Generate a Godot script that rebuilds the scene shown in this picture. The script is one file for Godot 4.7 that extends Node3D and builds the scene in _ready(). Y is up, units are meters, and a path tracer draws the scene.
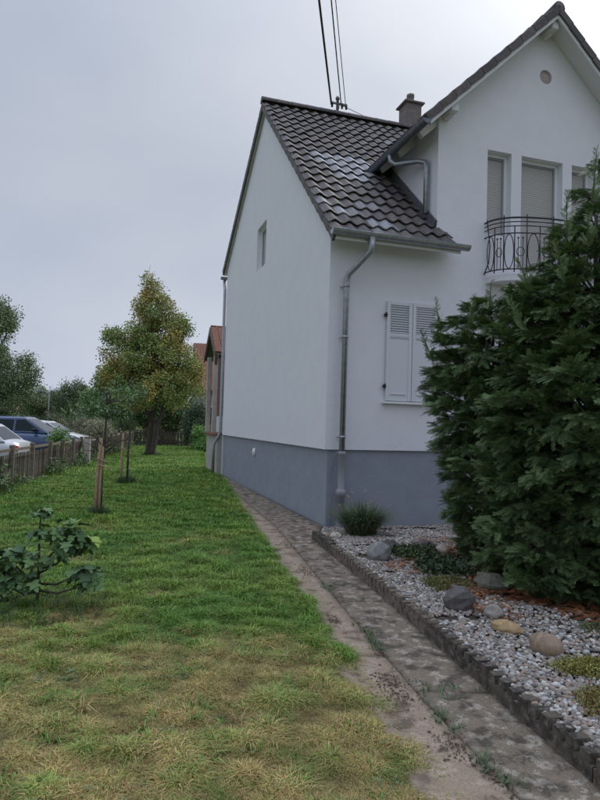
extends Node3D

var rng := RandomNumberGenerator.new()
var counts := {}
var M := {}
const HOUSE_AT := Vector3(0.4117, 0.0, -9.5012)
const HOUSE_YAW := 0.3011

# ---------------------------------------------------------------- mesh builder
class MB:
	var st := SurfaceTool.new()
	func _init():
		st.begin(Mesh.PRIMITIVE_TRIANGLES)
	func smooth(on) -> MB:
		st.set_smooth_group(0 if on else -1)
		return self
	func tri(a: Vector3, b: Vector3, c: Vector3, out: Vector3):
		if (a - c).cross(a - b).dot(out) < 0.0:
			var t := b; b = c; c = t
		st.add_vertex(a); st.add_vertex(b); st.add_vertex(c)
	func face(p: Array, out: Vector3):
		for i in range(1, p.size() - 1):
			tri(p[0], p[i], p[i + 1], out)
	func box(c: Vector3, s: Vector3, b := Basis.IDENTITY, ch := 0.0) -> MB:
		var h := s * 0.5
		if ch <= 0.0:
			for a in 3:
				for sg in [-1.0, 1.0]:
					var q := []
					for k in [[-1, -1], [1, -1], [1, 1], [-1, 1]]:
						var v := Vector3.ZERO
						v[a] = h[a] * sg; v[(a + 1) % 3] = h[(a + 1) % 3] * k[0]; v[(a + 2) % 3] = h[(a + 2) % 3] * k[1]
						q.append(c + b * v)
					var o := Vector3.ZERO
					o[a] = sg
					face(q, b * o)
			return self
		var cv := func(sx, sy, sz, ax):
			var v := Vector3(sx * (h.x - ch), sy * (h.y - ch), sz * (h.z - ch))
			v[ax] = [sx, sy, sz][ax] * h[ax]
			return c + b * v
		for a in 3:
			var a1 := (a + 1) % 3
			var a2 := (a + 2) % 3
			for sg in [-1, 1]:
				var q := []
				for k in [[-1, -1], [1, -1], [1, 1], [-1, 1]]:
					var sv := [0, 0, 0]
					sv[a] = sg; sv[a1] = k[0]; sv[a2] = k[1]
					q.append(cv.call(sv[0], sv[1], sv[2], a))
				var o := Vector3.ZERO
				o[a] = sg
				face(q, b * o)
			for s1 in [-1, 1]:
				for s2 in [-1, 1]:
					var q := []
					for k in [[-1, a], [1, a], [1, a1], [-1, a1]]:
						var sv := [0, 0, 0]
						sv[a] = s1; sv[a1] = s2; sv[a2] = k[0]
						q.append(cv.call(sv[0], sv[1], sv[2], k[1]))
					var o := Vector3.ZERO
					o[a] = s1; o[a1] = s2
					face(q, b * o)
		for sx in [-1, 1]:
			for sy in [-1, 1]:
				for sz in [-1, 1]:
					face([cv.call(sx, sy, sz, 0), cv.call(sx, sy, sz, 1), cv.call(sx, sy, sz, 2)], b * Vector3(sx, sy, sz))
		return self
	func bar(a: Vector3, b: Vector3, w: float, h: float, up := Vector3.UP, ch := 0.0) -> MB:
		var z := (b - a).normalized()
		var x := up.cross(z).normalized()
		var y := z.cross(x)
		box((a + b) * 0.5, Vector3(w, h, a.distance_to(b)), Basis(x, y, z), ch)
		return self
	func tube(p: Array, r, seg := 8, caps := true) -> MB:
		var n := p.size()
		var rings := []
		var t0: Vector3 = (p[1] - p[0]).normalized()
		var side := t0.cross(Vector3.UP)
		if side.length() < 0.05: side = t0.cross(Vector3.RIGHT)
		side = side.normalized()
		for i in n:
			var t: Vector3 = ((p[mini(i + 1, n - 1)] - p[maxi(i - 1, 0)]) as Vector3).normalized()
			side = (side - t * side.dot(t)).normalized()
			var up := t.cross(side)
			var rr: float = r[i] if r is Array else r
			var ring := []
			for k in seg:
				var a := TAU * k / seg
				ring.append(p[i] + (side * cos(a) + up * sin(a)) * rr)
			rings.append(ring)
		for i in n - 1:
			for k in seg:
				var k2 := (k + 1) % seg
				var o: Vector3 = rings[i][k] + rings[i][k2] - p[i] * 2.0 + (rings[i + 1][k] + rings[i + 1][k2] - p[i + 1] * 2.0)
				face([rings[i][k], rings[i][k2], rings[i + 1][k2], rings[i + 1][k]], o)
		if caps:
			face(rings[0], p[0] - p[1])
			face(rings[n - 1], p[n - 1] - p[n - 2])
		return self
	func lathe(c: Vector3, prof: Array, seg := 16, b := Basis.IDENTITY) -> MB:
		for i in prof.size() - 1:
			for k in seg:
				var a := TAU * k / seg
				var a2 := TAU * (k + 1) / seg
				var q := []
				for e in [[i, a], [i, a2], [i + 1, a2], [i + 1, a]]:
					q.append(c + b * Vector3(cos(e[1]) * prof[e[0]].x, prof[e[0]].y, sin(e[1]) * prof[e[0]].x))
				var am := (a + a2) * 0.5
				var d: Vector2 = prof[i + 1] - prof[i]
				face(q, b * Vector3(cos(am) * d.y, -d.x, sin(am) * d.y))
		return self
	func prism(poly: Array, b: Basis, at: Vector3, depth: float) -> MB:
		# polygon (Vector2, in b.x/b.y) extruded along b.z from 0 to depth
		var p2 := PackedVector2Array(poly)
		var idx := Geometry2D.triangulate_polygon(p2)
		for zz in [0.0, depth]:
			var o := b.z * (1.0 if zz == depth else -1.0) * signf(depth)
			for i in range(0, idx.size(), 3):
				var q := []
				for k in 3:
					var v := p2[idx[i + k]]
					q.append(at + b * Vector3(v.x, v.y, zz))
				face(q, o)
		var cw := Geometry2D.is_polygon_clockwise(p2)
		for i in p2.size():
			var a := p2[i]
			var c := p2[(i + 1) % p2.size()]
			var e := c - a
			var o2 := Vector3(e.y, -e.x, 0) * (-1.0 if cw else 1.0)
			face([at + b * Vector3(a.x, a.y, 0), at + b * Vector3(c.x, c.y, 0), at + b * Vector3(c.x, c.y, depth), at + b * Vector3(a.x, a.y, depth)], b * o2)
		return self
	func done() -> ArrayMesh:
		st.generate_normals()
		return st.commit()

# ---------------------------------------------------------------- naming, things, parts
func numbered(parent: Node, called: String) -> String:
	var key := "%d/%s" % [parent.get_instance_id(), called]
	var n: int = counts.get(key, 0)
	counts[key] = n + 1
	return called if n == 0 else "%s_%03d" % [called, n]

func thing(called: String, label: String, category: String, at := Vector3.ZERO, turn := 0.0, group := "") -> Node3D:
	var o := Node3D.new()
	o.name = numbered(self, called)
	add_child(o)
	o.position = at
	o.rotation.y = turn
	tag(o, label, category, group)
	return o

func tag(o: Node, label: String, category: String, group := "", kind := ""):
	o.set_meta("label", label)
	o.set_meta("category", category)
	if group: o.set_meta("group", group)
	if kind: o.set_meta("kind", kind)
	return o

func part(parent: Node, called: String, mesh: Mesh, m: Material, at := Transform3D.IDENTITY) -> MeshInstance3D:
	var o := MeshInstance3D.new()
	o.name = numbered(parent, called)
	o.mesh = mesh
	o.material_override = m
	o.transform = at
	parent.add_child(o)
	return o

func structure(called: String, mesh: Mesh, m: Material) -> MeshInstance3D:
	var o := part(self, called, mesh, m)
	o.set_meta("kind", "structure")
	return o

func scatter(parent: Node, called: String, mesh: Mesh, m: Material, xf: Array, cols: Array, kind := "stuff") -> MultiMeshInstance3D:
	var mm := MultiMesh.new()
	mm.transform_format = MultiMesh.TRANSFORM_3D
	mm.use_colors = true
	mm.mesh = mesh
	mm.instance_count = xf.size()
	for i in xf.size():
		mm.set_instance_transform(i, xf[i])
		mm.set_instance_color(i, cols[i])
	var o := MultiMeshInstance3D.new()
	o.name = numbered(parent, called)
	o.multimesh = mm
	o.material_override = m
	parent.add_child(o)
	if kind: o.set_meta("kind", kind)
	return o

# ---------------------------------------------------------------- materials
func lin(r: float, g: float, b: float) -> Color:
	return Color(r, g, b).linear_to_srgb()

func mat(c: Color, rough := 0.8, metal := 0.0) -> StandardMaterial3D:
	var m := StandardMaterial3D.new()
	m.albedo_color = c
	m.roughness = rough
	m.metallic = metal
	return m

func noise_bytes(sz: int, sd: int, freq: float, oct := 4, type := FastNoiseLite.TYPE_SIMPLEX_SMOOTH) -> PackedByteArray:
	var n := FastNoiseLite.new()
	n.seed = sd
	n.noise_type = type
	n.frequency = freq
	n.fractal_octaves = oct
	var im := n.get_seamless_image(sz, sz)
	im.convert(Image.FORMAT_L8)
	return im.get_data()

# texture from two noises through a colour ramp (linear colours)
func ramp_tex(sz: int, sd: int, f1: float, f2: float, mixv: float, ramp: Array, offs: Array) -> ImageTexture:
	var a := noise_bytes(sz, sd, f1)
	var b := noise_bytes(sz, sd + 7, f2, 3)
	var g := Gradient.new()
	g.colors = PackedColorArray(ramp)
	g.offsets = PackedFloat32Array(offs)
	var lut := PackedByteArray()
	lut.resize(768)
	for i in 256:
		var c := g.sample(i / 255.0).linear_to_srgb()
		lut[i * 3] = int(clampf(c.r, 0, 1) * 255); lut[i * 3 + 1] = int(clampf(c.g, 0, 1) * 255); lut[i * 3 + 2] = int(clampf(c.b, 0, 1) * 255)
	var out := PackedByteArray()
	out.resize(sz * sz * 3)
	for i in sz * sz:
		var v := int(clampf(a[i] * (1.0 - mixv) + b[i] * mixv, 0, 255)) * 3
		out[i * 3] = lut[v]; out[i * 3 + 1] = lut[v + 1]; out[i * 3 + 2] = lut[v + 2]
	var im := Image.create_from_data(sz, sz, false, Image.FORMAT_RGB8, out)
	return ImageTexture.create_from_image(im)

func normal_tex(sz: int, sd: int, freq: float, strength: float, oct := 4) -> ImageTexture:
	var im := Image.create_from_data(sz, sz, false, Image.FORMAT_L8, noise_bytes(sz, sd, freq, oct))
	im.convert(Image.FORMAT_RGBA8)
	im.bump_map_to_normal_map(strength)
	return ImageTexture.create_from_image(im)

func tri_mat(tex: Texture2D, metres: float, rough := 0.85, ntex: Texture2D = null, nscale := 0.5, world := true) -> StandardMaterial3D:
	var m := mat(Color.WHITE, rough)
	m.albedo_texture = tex
	m.uv1_triplanar = true
	m.uv1_world_triplanar = world
	m.uv1_scale = Vector3.ONE / metres
	if ntex:
		m.normal_enabled = true
		m.normal_texture = ntex
		m.normal_scale = nscale
	return m

func L(r, g, b): return Color(r, g, b)

func make_materials():
	var stucco_n := normal_tex(512, 3, 0.09, 6.0, 3)
	M.white = tri_mat(ramp_tex(512, 11, 0.006, 0.12, 0.35, [L(0.785, 0.775, 0.835), L(0.82, 0.81, 0.865)], [0.3, 0.7]), 1.6, 0.9, stucco_n, 0.15)
	M.plinth = tri_mat(ramp_tex(512, 12, 0.006, 0.12, 0.35, [L(0.265, 0.29, 0.345), L(0.30, 0.325, 0.38)], [0.3, 0.7]), 1.6, 0.9, stucco_n, 0.18)
	M.beige = tri_mat(ramp_tex(256, 13, 0.012, 0.1, 0.4, [L(0.42, 0.38, 0.36), L(0.52, 0.48, 0.45)], [0.3, 0.7]), 1.5, 0.9, stucco_n, 0.4)
	M.white_wood = mat(lin(0.72, 0.72, 0.73), 0.55)
	M.shutter = mat(lin(0.70, 0.71, 0.76), 0.5)
	M.dark_gap = mat(lin(0.05, 0.05, 0.055), 0.9)
	M.frame = mat(lin(0.78, 0.79, 0.8), 0.35)
	M.roller = mat(lin(0.45, 0.435, 0.42), 0.5)
	M.zinc = tri_mat(ramp_tex(256, 15, 0.02, 0.1, 0.3, [L(0.30, 0.32, 0.35), L(0.42, 0.44, 0.47)], [0.35, 0.65]), 0.5, 0.42)
	M.zinc.metallic = 0.7
	M.zinc_dark = tri_mat(ramp_tex(256, 16, 0.02, 0.1, 0.3, [L(0.13, 0.14, 0.16), L(0.2, 0.21, 0.23)], [0.35, 0.65]), 0.5, 0.45)
	M.zinc_dark.metallic = 0.5
	M.cast = mat(lin(0.27, 0.28, 0.31), 0.6)
	M.iron = mat(lin(0.035, 0.032, 0.034), 0.5)
	M.chimney = tri_mat(ramp_tex(256, 17, 0.02, 0.12, 0.4, [L(0.17, 0.145, 0.14), L(0.25, 0.215, 0.205)], [0.3, 0.7]), 0.8, 0.9)
	M.pink = tri_mat(ramp_tex(256, 18, 0.02, 0.12, 0.4, [L(0.40, 0.33, 0.32), L(0.46, 0.39, 0.37)], [0.3, 0.7]), 0.8, 0.9)
	var tile_n := normal_tex(256, 21, 0.08, 5.0, 3)
	M.tiles = []
	for c in [[0.090, 0.073, 0.072], [0.112, 0.091, 0.087], [0.075, 0.064, 0.066], [0.132, 0.110, 0.107], [0.10, 0.087, 0.089]]:
		M.tiles.append(tri_mat(ramp_tex(256, 30 + M.tiles.size(), 0.02, 0.12, 0.5, [L(c[0] * 0.6, c[1] * 0.62, c[2] * 0.65), L(c[0], c[1], c[2]), L(c[0] * 1.4, c[1] * 1.38, c[2] * 1.4)], [0.25, 0.5, 0.75]), 0.5, 0.62, tile_n, 0.35))
	M.tile_pale = tri_mat(ramp_tex(256, 37, 0.03, 0.12, 0.5, [L(0.13, 0.13, 0.142), L(0.25, 0.26, 0.29), L(0.36, 0.38, 0.42)], [0.25, 0.5, 0.75]), 0.4, 0.5, tile_n, 0.3)
	M.tile_mid = tri_mat(ramp_tex(256, 38, 0.03, 0.12, 0.5, [L(0.11, 0.1, 0.105), L(0.18, 0.175, 0.185), L(0.26, 0.26, 0.28)], [0.25, 0.5, 0.75]), 0.4, 0.55, tile_n, 0.3)
	M.red_tile = tri_mat(ramp_tex(256, 39, 0.03, 0.12, 0.5, [L(0.13, 0.05, 0.035), L(0.21, 0.088, 0.06), L(0.29, 0.13, 0.09)], [0.25, 0.5, 0.75]), 0.7, 0.8)
	M.red_panel = mat(lin(0.17, 0.075, 0.06), 0.8)
	M.wood_grey = tri_mat(ramp_tex(256, 41, 0.03, 0.15, 0.5, [L(0.09, 0.072, 0.058), L(0.17, 0.138, 0.11), L(0.26, 0.215, 0.175)], [0.25, 0.5, 0.75]), 0.5, 0.9)
	M.wood_dark = tri_mat(ramp_tex(256, 42, 0.03, 0.15, 0.5, [L(0.03, 0.026, 0.024), L(0.06, 0.05, 0.045), L(0.1, 0.085, 0.072)], [0.25, 0.5, 0.75]), 0.5, 0.9)
	M.stake = tri_mat(ramp_tex(256, 43, 0.03, 0.15, 0.5, [L(0.27, 0.18, 0.105), L(0.42, 0.30, 0.19), L(0.54, 0.40, 0.27)], [0.25, 0.5, 0.75]), 0.5, 0.85)
	M.bark = tri_mat(ramp_tex(256, 44, 0.03, 0.15, 0.5, [L(0.035, 0.028, 0.024), L(0.085, 0.07, 0.06), L(0.15, 0.13, 0.115)], [0.25, 0.5, 0.75]), 0.6, 0.95, normal_tex(256, 45, 0.06, 8.0), 0.8)
	# concrete
	var con_n := normal_tex(512, 51, 0.03, 10.0, 5)
	M.slab = tri_mat(blotch_tex(1024, 61, [0.215, 0.172, 0.128], [0.055, 0.046, 0.036], [0.42, 0.375, 0.32], 0.50, 0.60), 1.5, 0.92, con_n, 0.7)
	M.strip = tri_mat(blotch_tex(1024, 71, [0.34, 0.26, 0.195], [0.12, 0.085, 0.06], [0.42, 0.335, 0.265], 0.58, 0.62), 1.9, 0.95, con_n, 0.6)
	M.kerb = tri_mat(blotch_tex(512, 81, [0.105, 0.088, 0.07], [0.03, 0.026, 0.022], [0.22, 0.195, 0.17], 0.46, 0.66), 0.9, 0.92, con_n, 0.35)
	M.kerb_pale = tri_mat(blotch_tex(512, 91, [0.16, 0.13, 0.10], [0.045, 0.038, 0.031], [0.25, 0.22, 0.195], 0.54, 0.64), 0.8, 0.92, con_n, 0.35)
	M.soil = tri_mat(ramp_tex(512, 95, 0.015, 0.15, 0.5, [L(0.045, 0.034, 0.027), L(0.10, 0.078, 0.063), L(0.17, 0.14, 0.118)], [0.25, 0.5, 0.75]), 0.8, 1.0, con_n, 1.0)
	M.asphalt = tri_mat(ramp_tex(256, 96, 0.02, 0.2, 0.5, [L(0.07, 0.07, 0.072), L(0.11, 0.11, 0.112)], [0.3, 0.7]), 1.5, 0.95)
	M.vcol = mat(Color.WHITE, 0.75)
	M.vcol.vertex_color_use_as_albedo = true
	M.leaf = mat(Color.WHITE, 0.55)
	M.leaf.vertex_color_use_as_albedo = true
	M.leaf.backlight = Color(0.6, 0.7, 0.35)
	M.grass = mat(Color.WHITE, 0.6)
	M.grass.vertex_color_use_as_albedo = true
	M.grass.backlight = Color(0.7, 0.8, 0.4)
	M.pebble = mat(Color.WHITE, 0.7)
	M.pebble.vertex_color_use_as_albedo = true
	M.black = mat(lin(0.012, 0.012, 0.013), 0.5)
	M.glass_dark = mat(lin(0.02, 0.03, 0.036), 0.08)
	M.glass_dark.metallic_specular = 0.3
	M.tyre = mat(lin(0.02, 0.02, 0.02), 0.9)
	M.rim = mat(lin(0.45, 0.46, 0.48), 0.35, 0.7)
	M.red_lamp = mat(lin(0.45, 0.02, 0.02), 0.15)
	M.lamp_glass = mat(lin(0.65, 0.67, 0.7), 0.1)

# base colour with dark lichen patches and pale worn flakes, both with outlines of their own
func blotch_tex(sz: int, sd: int, base: Array, dark: Array, pale: Array, dark_at: float, pale_at: float) -> ImageTexture:
	var k := sz / 512.0
	var a := noise_bytes(sz, sd, 0.012 / k, 5)
	var b := noise_bytes(sz, sd + 1, 0.022 / k, 5)
	var c := noise_bytes(sz, sd + 2, 0.16, 3)
	var d := noise_bytes(sz, sd + 3, 0.05, 3)
	var out := PackedByteArray()
	out.resize(sz * sz * 3)
	var lut := PackedByteArray()
	lut.resize(1024)
	for i in 1024:
		lut[i] = int(clampf(Color(i / 1023.0, 0, 0).linear_to_srgb().r * 255.0, 0, 255))
	for i in sz * sz:
		var fine := (c[i] - 128) / 128.0
		var med := (d[i] - 128) / 128.0
		var dk := clampf((a[i] / 255.0 + fine * 0.17 + med * 0.20 - dark_at) * 6.0, 0, 1) * 0.85
		var pl := clampf((b[i] / 255.0 + fine * 0.14 + med * 0.20 - pale_at) * 7.0, 0, 1) * 0.8
		var g := 1.0 + fine * 0.35 + med * 0.18
		for q in 3:
			var v: float = lerpf(lerpf(base[q], pale[q], pl), dark[q], dk * (1.0 - pl * 0.6)) * g
			out[i * 3 + q] = lut[int(clampf(v, 0, 1) * 1023)]
	return ImageTexture.create_from_image(Image.create_from_data(sz, sz, false, Image.FORMAT_RGB8, out))

# ---------------------------------------------------------------- plan of the place
func along(table: Array, z: float) -> float:
	# table of [z, x], z falling
	if z >= table[0][0]: return table[0][1] + (z - table[0][0]) * (table[0][1] - table[1][1]) / (table[0][0] - table[1][0])
	for i in table.size() - 1:
		if z >= table[i + 1][0]:
			var t: float = (z - table[i][0]) / (table[i + 1][0] - table[i][0])
			return lerpf(table[i][1], table[i + 1][1], t)
	var n := table.size()
	return table[n - 1][1] + (z - table[n - 1][0]) * (table[n - 1][1] - table[n - 2][1]) / (table[n - 1][0] - table[n - 2][0])

const KERB := [[-2.73, 1.375], [-3.0, 1.318], [-3.64, 1.196], [-5.03, 0.932], [-5.7, 0.80], [-6.97, 0.535], [-8.46, 0.215]]
const CRACK := [[-2.74, 0.985], [-3.615, 0.775], [-5.5, 0.41], [-7.27, 0.095], [-9.5, -0.32], [-14.0, -1.45], [-18.3, -2.42]]
const EDGE := [[-2.73, 0.72], [-3.7, 0.54], [-4.4, 0.345], [-5.96, 0.05], [-8.5, -0.46], [-11.9, -1.12], [-17.5, -2.14], [-19.0, -2.55], [-24.0, -3.75], [-40.0, -6.5]]
const WALL := [[-9.5, 0.41], [-18.2, -2.29]]

func fence_x(z: float) -> float:
	return -6.24 + (z + 13.2) * 0.15144

var n_dry := FastNoiseLite.new()
var n_fine := FastNoiseLite.new()
func dryness(x: float, z: float) -> float:
	var b := smoothstep(-5.6, -3.5, z + x * 0.12 + n_dry.get_noise_2d(x * 3.0, z * 3.0) * 1.3)
	# isolated straw patches farther back
	b = maxf(b, smoothstep(0.30, 0.5, n_dry.get_noise_2d(x * 5.0 + 40.0, z * 2.6)) * 0.45 * smoothstep(-13.0, -6.0, z))
	# green weeds inside the dry part
	b *= 1.0 - 0.62 * smoothstep(0.02, 0.35, n_fine.get_noise_2d(x * 5.0, z * 5.0))
	b *= 1.0 - 0.6 * smoothstep(0.35, 0.05, absf(x - along(EDGE, z) + 0.15)) * smoothstep(-3.6, -4.4, z)
	# trodden straw spots by the fig bush
	for s in [[-1.72, -4.92, 0.26], [-2.25, -4.55, 0.3], [-1.2, -5.6, 0.16]]:
		var q: float = Vector2((x - s[0]) * 0.8, z - s[1]).length() / s[2]
		b = maxf(b, smoothstep(1.2, 0.5, q + n_fine.get_noise_2d(x * 8.0, z * 8.0) * 0.5))
	return clampf(b * 1.0, 0, 1)

# ---------------------------------------------------------------- foliage pieces
func leaf_clump(sd: int, n: int, radius: float, ll: float, lw: float) -> ArrayMesh:
	var r := RandomNumberGenerator.new()
	r.seed = sd
	var st := SurfaceTool.new()
	st.begin(Mesh.PRIMITIVE_TRIANGLES)
	st.set_smooth_group(-1)
	for i in n:
		var d := Vector3(r.randf_range(-1, 1), r.randf_range(-1, 1), r.randf_range(-1, 1))
		var p := d * radius
		var ax := (d.normalized() * 0.6 + Vector3(r.randf_range(-1, 1), r.randf_range(-0.9, 0.4), r.randf_range(-1, 1))).normalized()
		var sd2 := ax.cross(Vector3(r.randf_range(-1, 1), r.randf_range(0.2, 1), r.randf_range(-1, 1))).normalized()
		var nn := ax.cross(sd2)
		var l := ll * r.randf_range(0.7, 1.25)
		var w := lw * r.randf_range(0.8, 1.2)
		var a := p
		var b := p + ax * l
		var m1 := p + ax * l * 0.45 + sd2 * w * 0.5 + nn * w * 0.18
		var m2 := p + ax * l * 0.45 - sd2 * w * 0.5 + nn * w * 0.18
		var g := r.randf_range(0.75, 1.25)
		st.set_color(Color(g, g, g))
		for v in [a, m1, b, a, b, m2]: st.add_vertex(v)
	st.generate_normals()
	return st.commit()

func grass_tuft(sd: int, n: int, h: float, w: float, spread: float, lean: float) -> ArrayMesh:
	var r := RandomNumberGenerator.new()
	r.seed = sd
	var st := SurfaceTool.new()
	st.begin(Mesh.PRIMITIVE_TRIANGLES)
	for i in n:
		var a := r.randf() * TAU
		var p := Vector3(cos(a), 0, sin(a)) * spread * sqrt(r.randf())
		var a2 := a + r.randf_range(-1.2, 1.2)
		var out := Vector3(cos(a2), 0, sin(a2))
		var side := Vector3(-sin(a2 + r.randf_range(-0.8, 0.8)), 0, cos(a2))
		var hh := h * r.randf_range(0.5, 1.2)
		var le := lean * r.randf_range(0.2, 1.4)
		var g := r.randf_range(0.75, 1.25)
		st.set_color(Color(g, g * r.randf_range(0.95, 1.05), g * r.randf_range(0.85, 1.1)))
		var p1 := p + Vector3.UP * hh * 0.6 + out * le * hh * 0.3
		var p2 := p + Vector3.UP * hh * (1.0 - le * 0.35) + out * le * hh * 0.95
		var s := side * w * 0.5 * r.randf_range(0.7, 1.2)
		for v in [p - s, p + s, p1 + s * 0.8, p - s, p1 + s * 0.8, p1 - s * 0.8, p1 - s * 0.8, p1 + s * 0.8, p2]: st.add_vertex(v)
	st.generate_normals()
	return st.commit()

# flat feathery conifer spray along +Z, plane normal +Y, unit length
func spray(sd: int, droop: float) -> ArrayMesh:
	var r := RandomNumberGenerator.new()
	r.seed = sd
	var st := SurfaceTool.new()
	st.begin(Mesh.PRIMITIVE_TRIANGLES)
	st.set_smooth_group(-1)
	var strip := func(a: Vector3, b: Vector3, w: float, c: float):
		var s := (b - a).cross(Vector3.UP).normalized() * w * 0.5
		var m := a.lerp(b, 0.55)
		var up := Vector3.UP * w * 0.25
		st.set_color(Color(c, c, c * 0.95))
		for v in [a - s * 0.6, m + s, a + s * 0.6, a - s * 0.6, m - s, m + s, m - s, b + up, m + s]: st.add_vertex(v)
	var spine := func(t: float) -> Vector3:
		return Vector3(0.05 * sin(t * 4.0 + sd), -droop * t * t, t)
	for i in 5:
		strip.call(spine.call(i / 5.0), spine.call((i + 1) / 5.0), 0.022, 0.7)
	var n := 12
	for i in n:
		for s in [-1.0, 1.0]:
			var t := 0.06 + 0.9 * (i + (0.25 if s > 0 else -0.2)) / n
			var p: Vector3 = spine.call(t)
			var l := 0.40 * (1.0 - t * 0.62) * r.randf_range(0.75, 1.2) * smoothstep(-0.12, 0.25, t)
			var d := Vector3(s * r.randf_range(0.7, 1.0), r.randf_range(-0.3, 0.2) - droop * 0.4, 0.85).normalized()
			var e := p + d * l
			var g := r.randf_range(0.8, 1.1)
			strip.call(p, e, 0.024, g)
			for k in 3:
				for s2 in [-1.0, 1.0]:
					var q := p.lerp(e, 0.25 + 0.24 * k)
					var d2: Vector3 = (d + Vector3(-d.z, r.randf_range(-0.4, 0.4), d.x) * s2 * 0.75).normalized()
					strip.call(q, q + d2 * l * r.randf_range(0.30, 0.5) * (1.0 - k * 0.2), 0.022, g * r.randf_range(1.0, 1.35))
	st.generate_normals()
	return st.commit()

func aim(dir: Vector3, up: Vector3) -> Basis:
	var z := dir.normalized()
	var x := up.cross(z)
	if x.length() < 0.01: x = Vector3.RIGHT.cross(z)
	x = x.normalized()
	return Basis(x, z.cross(x), z)

func rand_dir() -> Vector3:
	var z := rng.randf_range(-1, 1)
	var a := rng.randf() * TAU
	var s := sqrt(1 - z * z)
	return Vector3(cos(a) * s, z, sin(a) * s)

# a broadleaf tree: trunk with limbs, crown of leaf clumps gathered round the limb ends
func broad_tree(o: Node3D, stems: Array, ells: Array, nblob: int, blob_r: float, per: int, mesh: Mesh, colf: Callable, twig := 0.012, fork := 0.5, sc := 1.0):
	var tr := MB.new().smooth(true)
	for s in stems: tr.tube(s[0], s[1], 9)
	var xf := []
	var cols := []
	var tot := 0.0
	for e in ells: tot += pow(e[1].x * e[1].y * e[1].z, 0.7)
	for i in nblob:
		var pick := rng.randf() * tot
		var e = ells[0]
		for q in ells:
			pick -= pow(q[1].x * q[1].y * q[1].z, 0.7)
			if pick <= 0:
				e = q
				break
		var d := rand_dir()
		var rad := pow(rng.randf(), 0.33)
		rad = lerpf(rad, 1.0, 0.35)
		var c: Vector3 = e[0] + d * (e[1] as Vector3) * rad
		# limb from the nearest stem
		var st: Array = stems[rng.randi() % stems.size()][0]
		var from: Vector3 = (st[st.size() - 2] as Vector3).lerp(st[st.size() - 1], rng.randf_range(0.0, 1.0))
		if c.y < from.y - 0.3: from = (st[maxi(st.size() - 3, 0)] as Vector3).lerp(st[st.size() - 2], rng.randf_range(fork, 1.0))
		var mid := from.lerp(c, 0.5) + Vector3(rng.randf_range(-0.12, 0.12), -0.06 * from.distance_to(c), rng.randf_range(-0.12, 0.12))
		var q1 := from.lerp(mid, 0.5) + Vector3.UP * 0.03
		var tipd := c + (c - mid) * 0.25
		tr.tube([from, q1, mid, mid.lerp(c, 0.6) , tipd], [twig * 2.6, twig * 2.0, twig * 1.5, twig, twig * 0.4], 5, false)
		var br := blob_r * rng.randf_range(0.55, 1.25)
		for k in per:
			var dd := rand_dir() * br * pow(rng.randf(), 0.5)
			dd.y *= 0.75
			var p := c + dd
			var b := Basis(rand_dir(), rng.randf() * TAU).scaled(Vector3.ONE * rng.randf_range(0.75, 1.25) * sc)
			xf.append(Transform3D(b, p))
			cols.append(colf.call(p))
	part(o, "trunk", tr.done(), M.bark)
	scatter(o, "crown", mesh, M.leaf, xf, cols)

func rock_mesh(sd: int, sz: Vector3, rough: float, facet := false, lat := 12, lon := 18) -> ArrayMesh:
	var n := FastNoiseLite.new()
	n.seed = sd
	n.frequency = 0.9
	n.fractal_octaves = 4
	var mb := MB.new().smooth(not facet)
	var pt := func(i, j):
		var th: float = PI * i / lat
		var ph: float = TAU * (j % lon) / lon
		var d := Vector3(sin(th) * cos(ph), cos(th), sin(th) * sin(ph))
		if i == 0: d = Vector3.UP
		if i == lat: d = Vector3.DOWN
		var r := 1.0 + n.get_noise_3dv(d * 1.3) * rough + n.get_noise_3dv(d * 4.0 + Vector3(9, 0, 0)) * rough * 0.3
		var v := d * r
		v.y = maxf(v.y, -0.75)
		return v * sz
	for i in lat:
		for j in lon:
			var q := [pt.call(i, j), pt.call(i, j + 1), pt.call(i + 1, j + 1), pt.call(i + 1, j)]
			var o: Vector3 = q[0] + q[1] + q[2] + q[3]
			if i == 0: mb.tri(q[0], q[2], q[3], o)
			elif i == lat - 1: mb.tri(q[0], q[1], q[2], o)
			else: mb.face(q, o)
	return mb.done()

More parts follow.
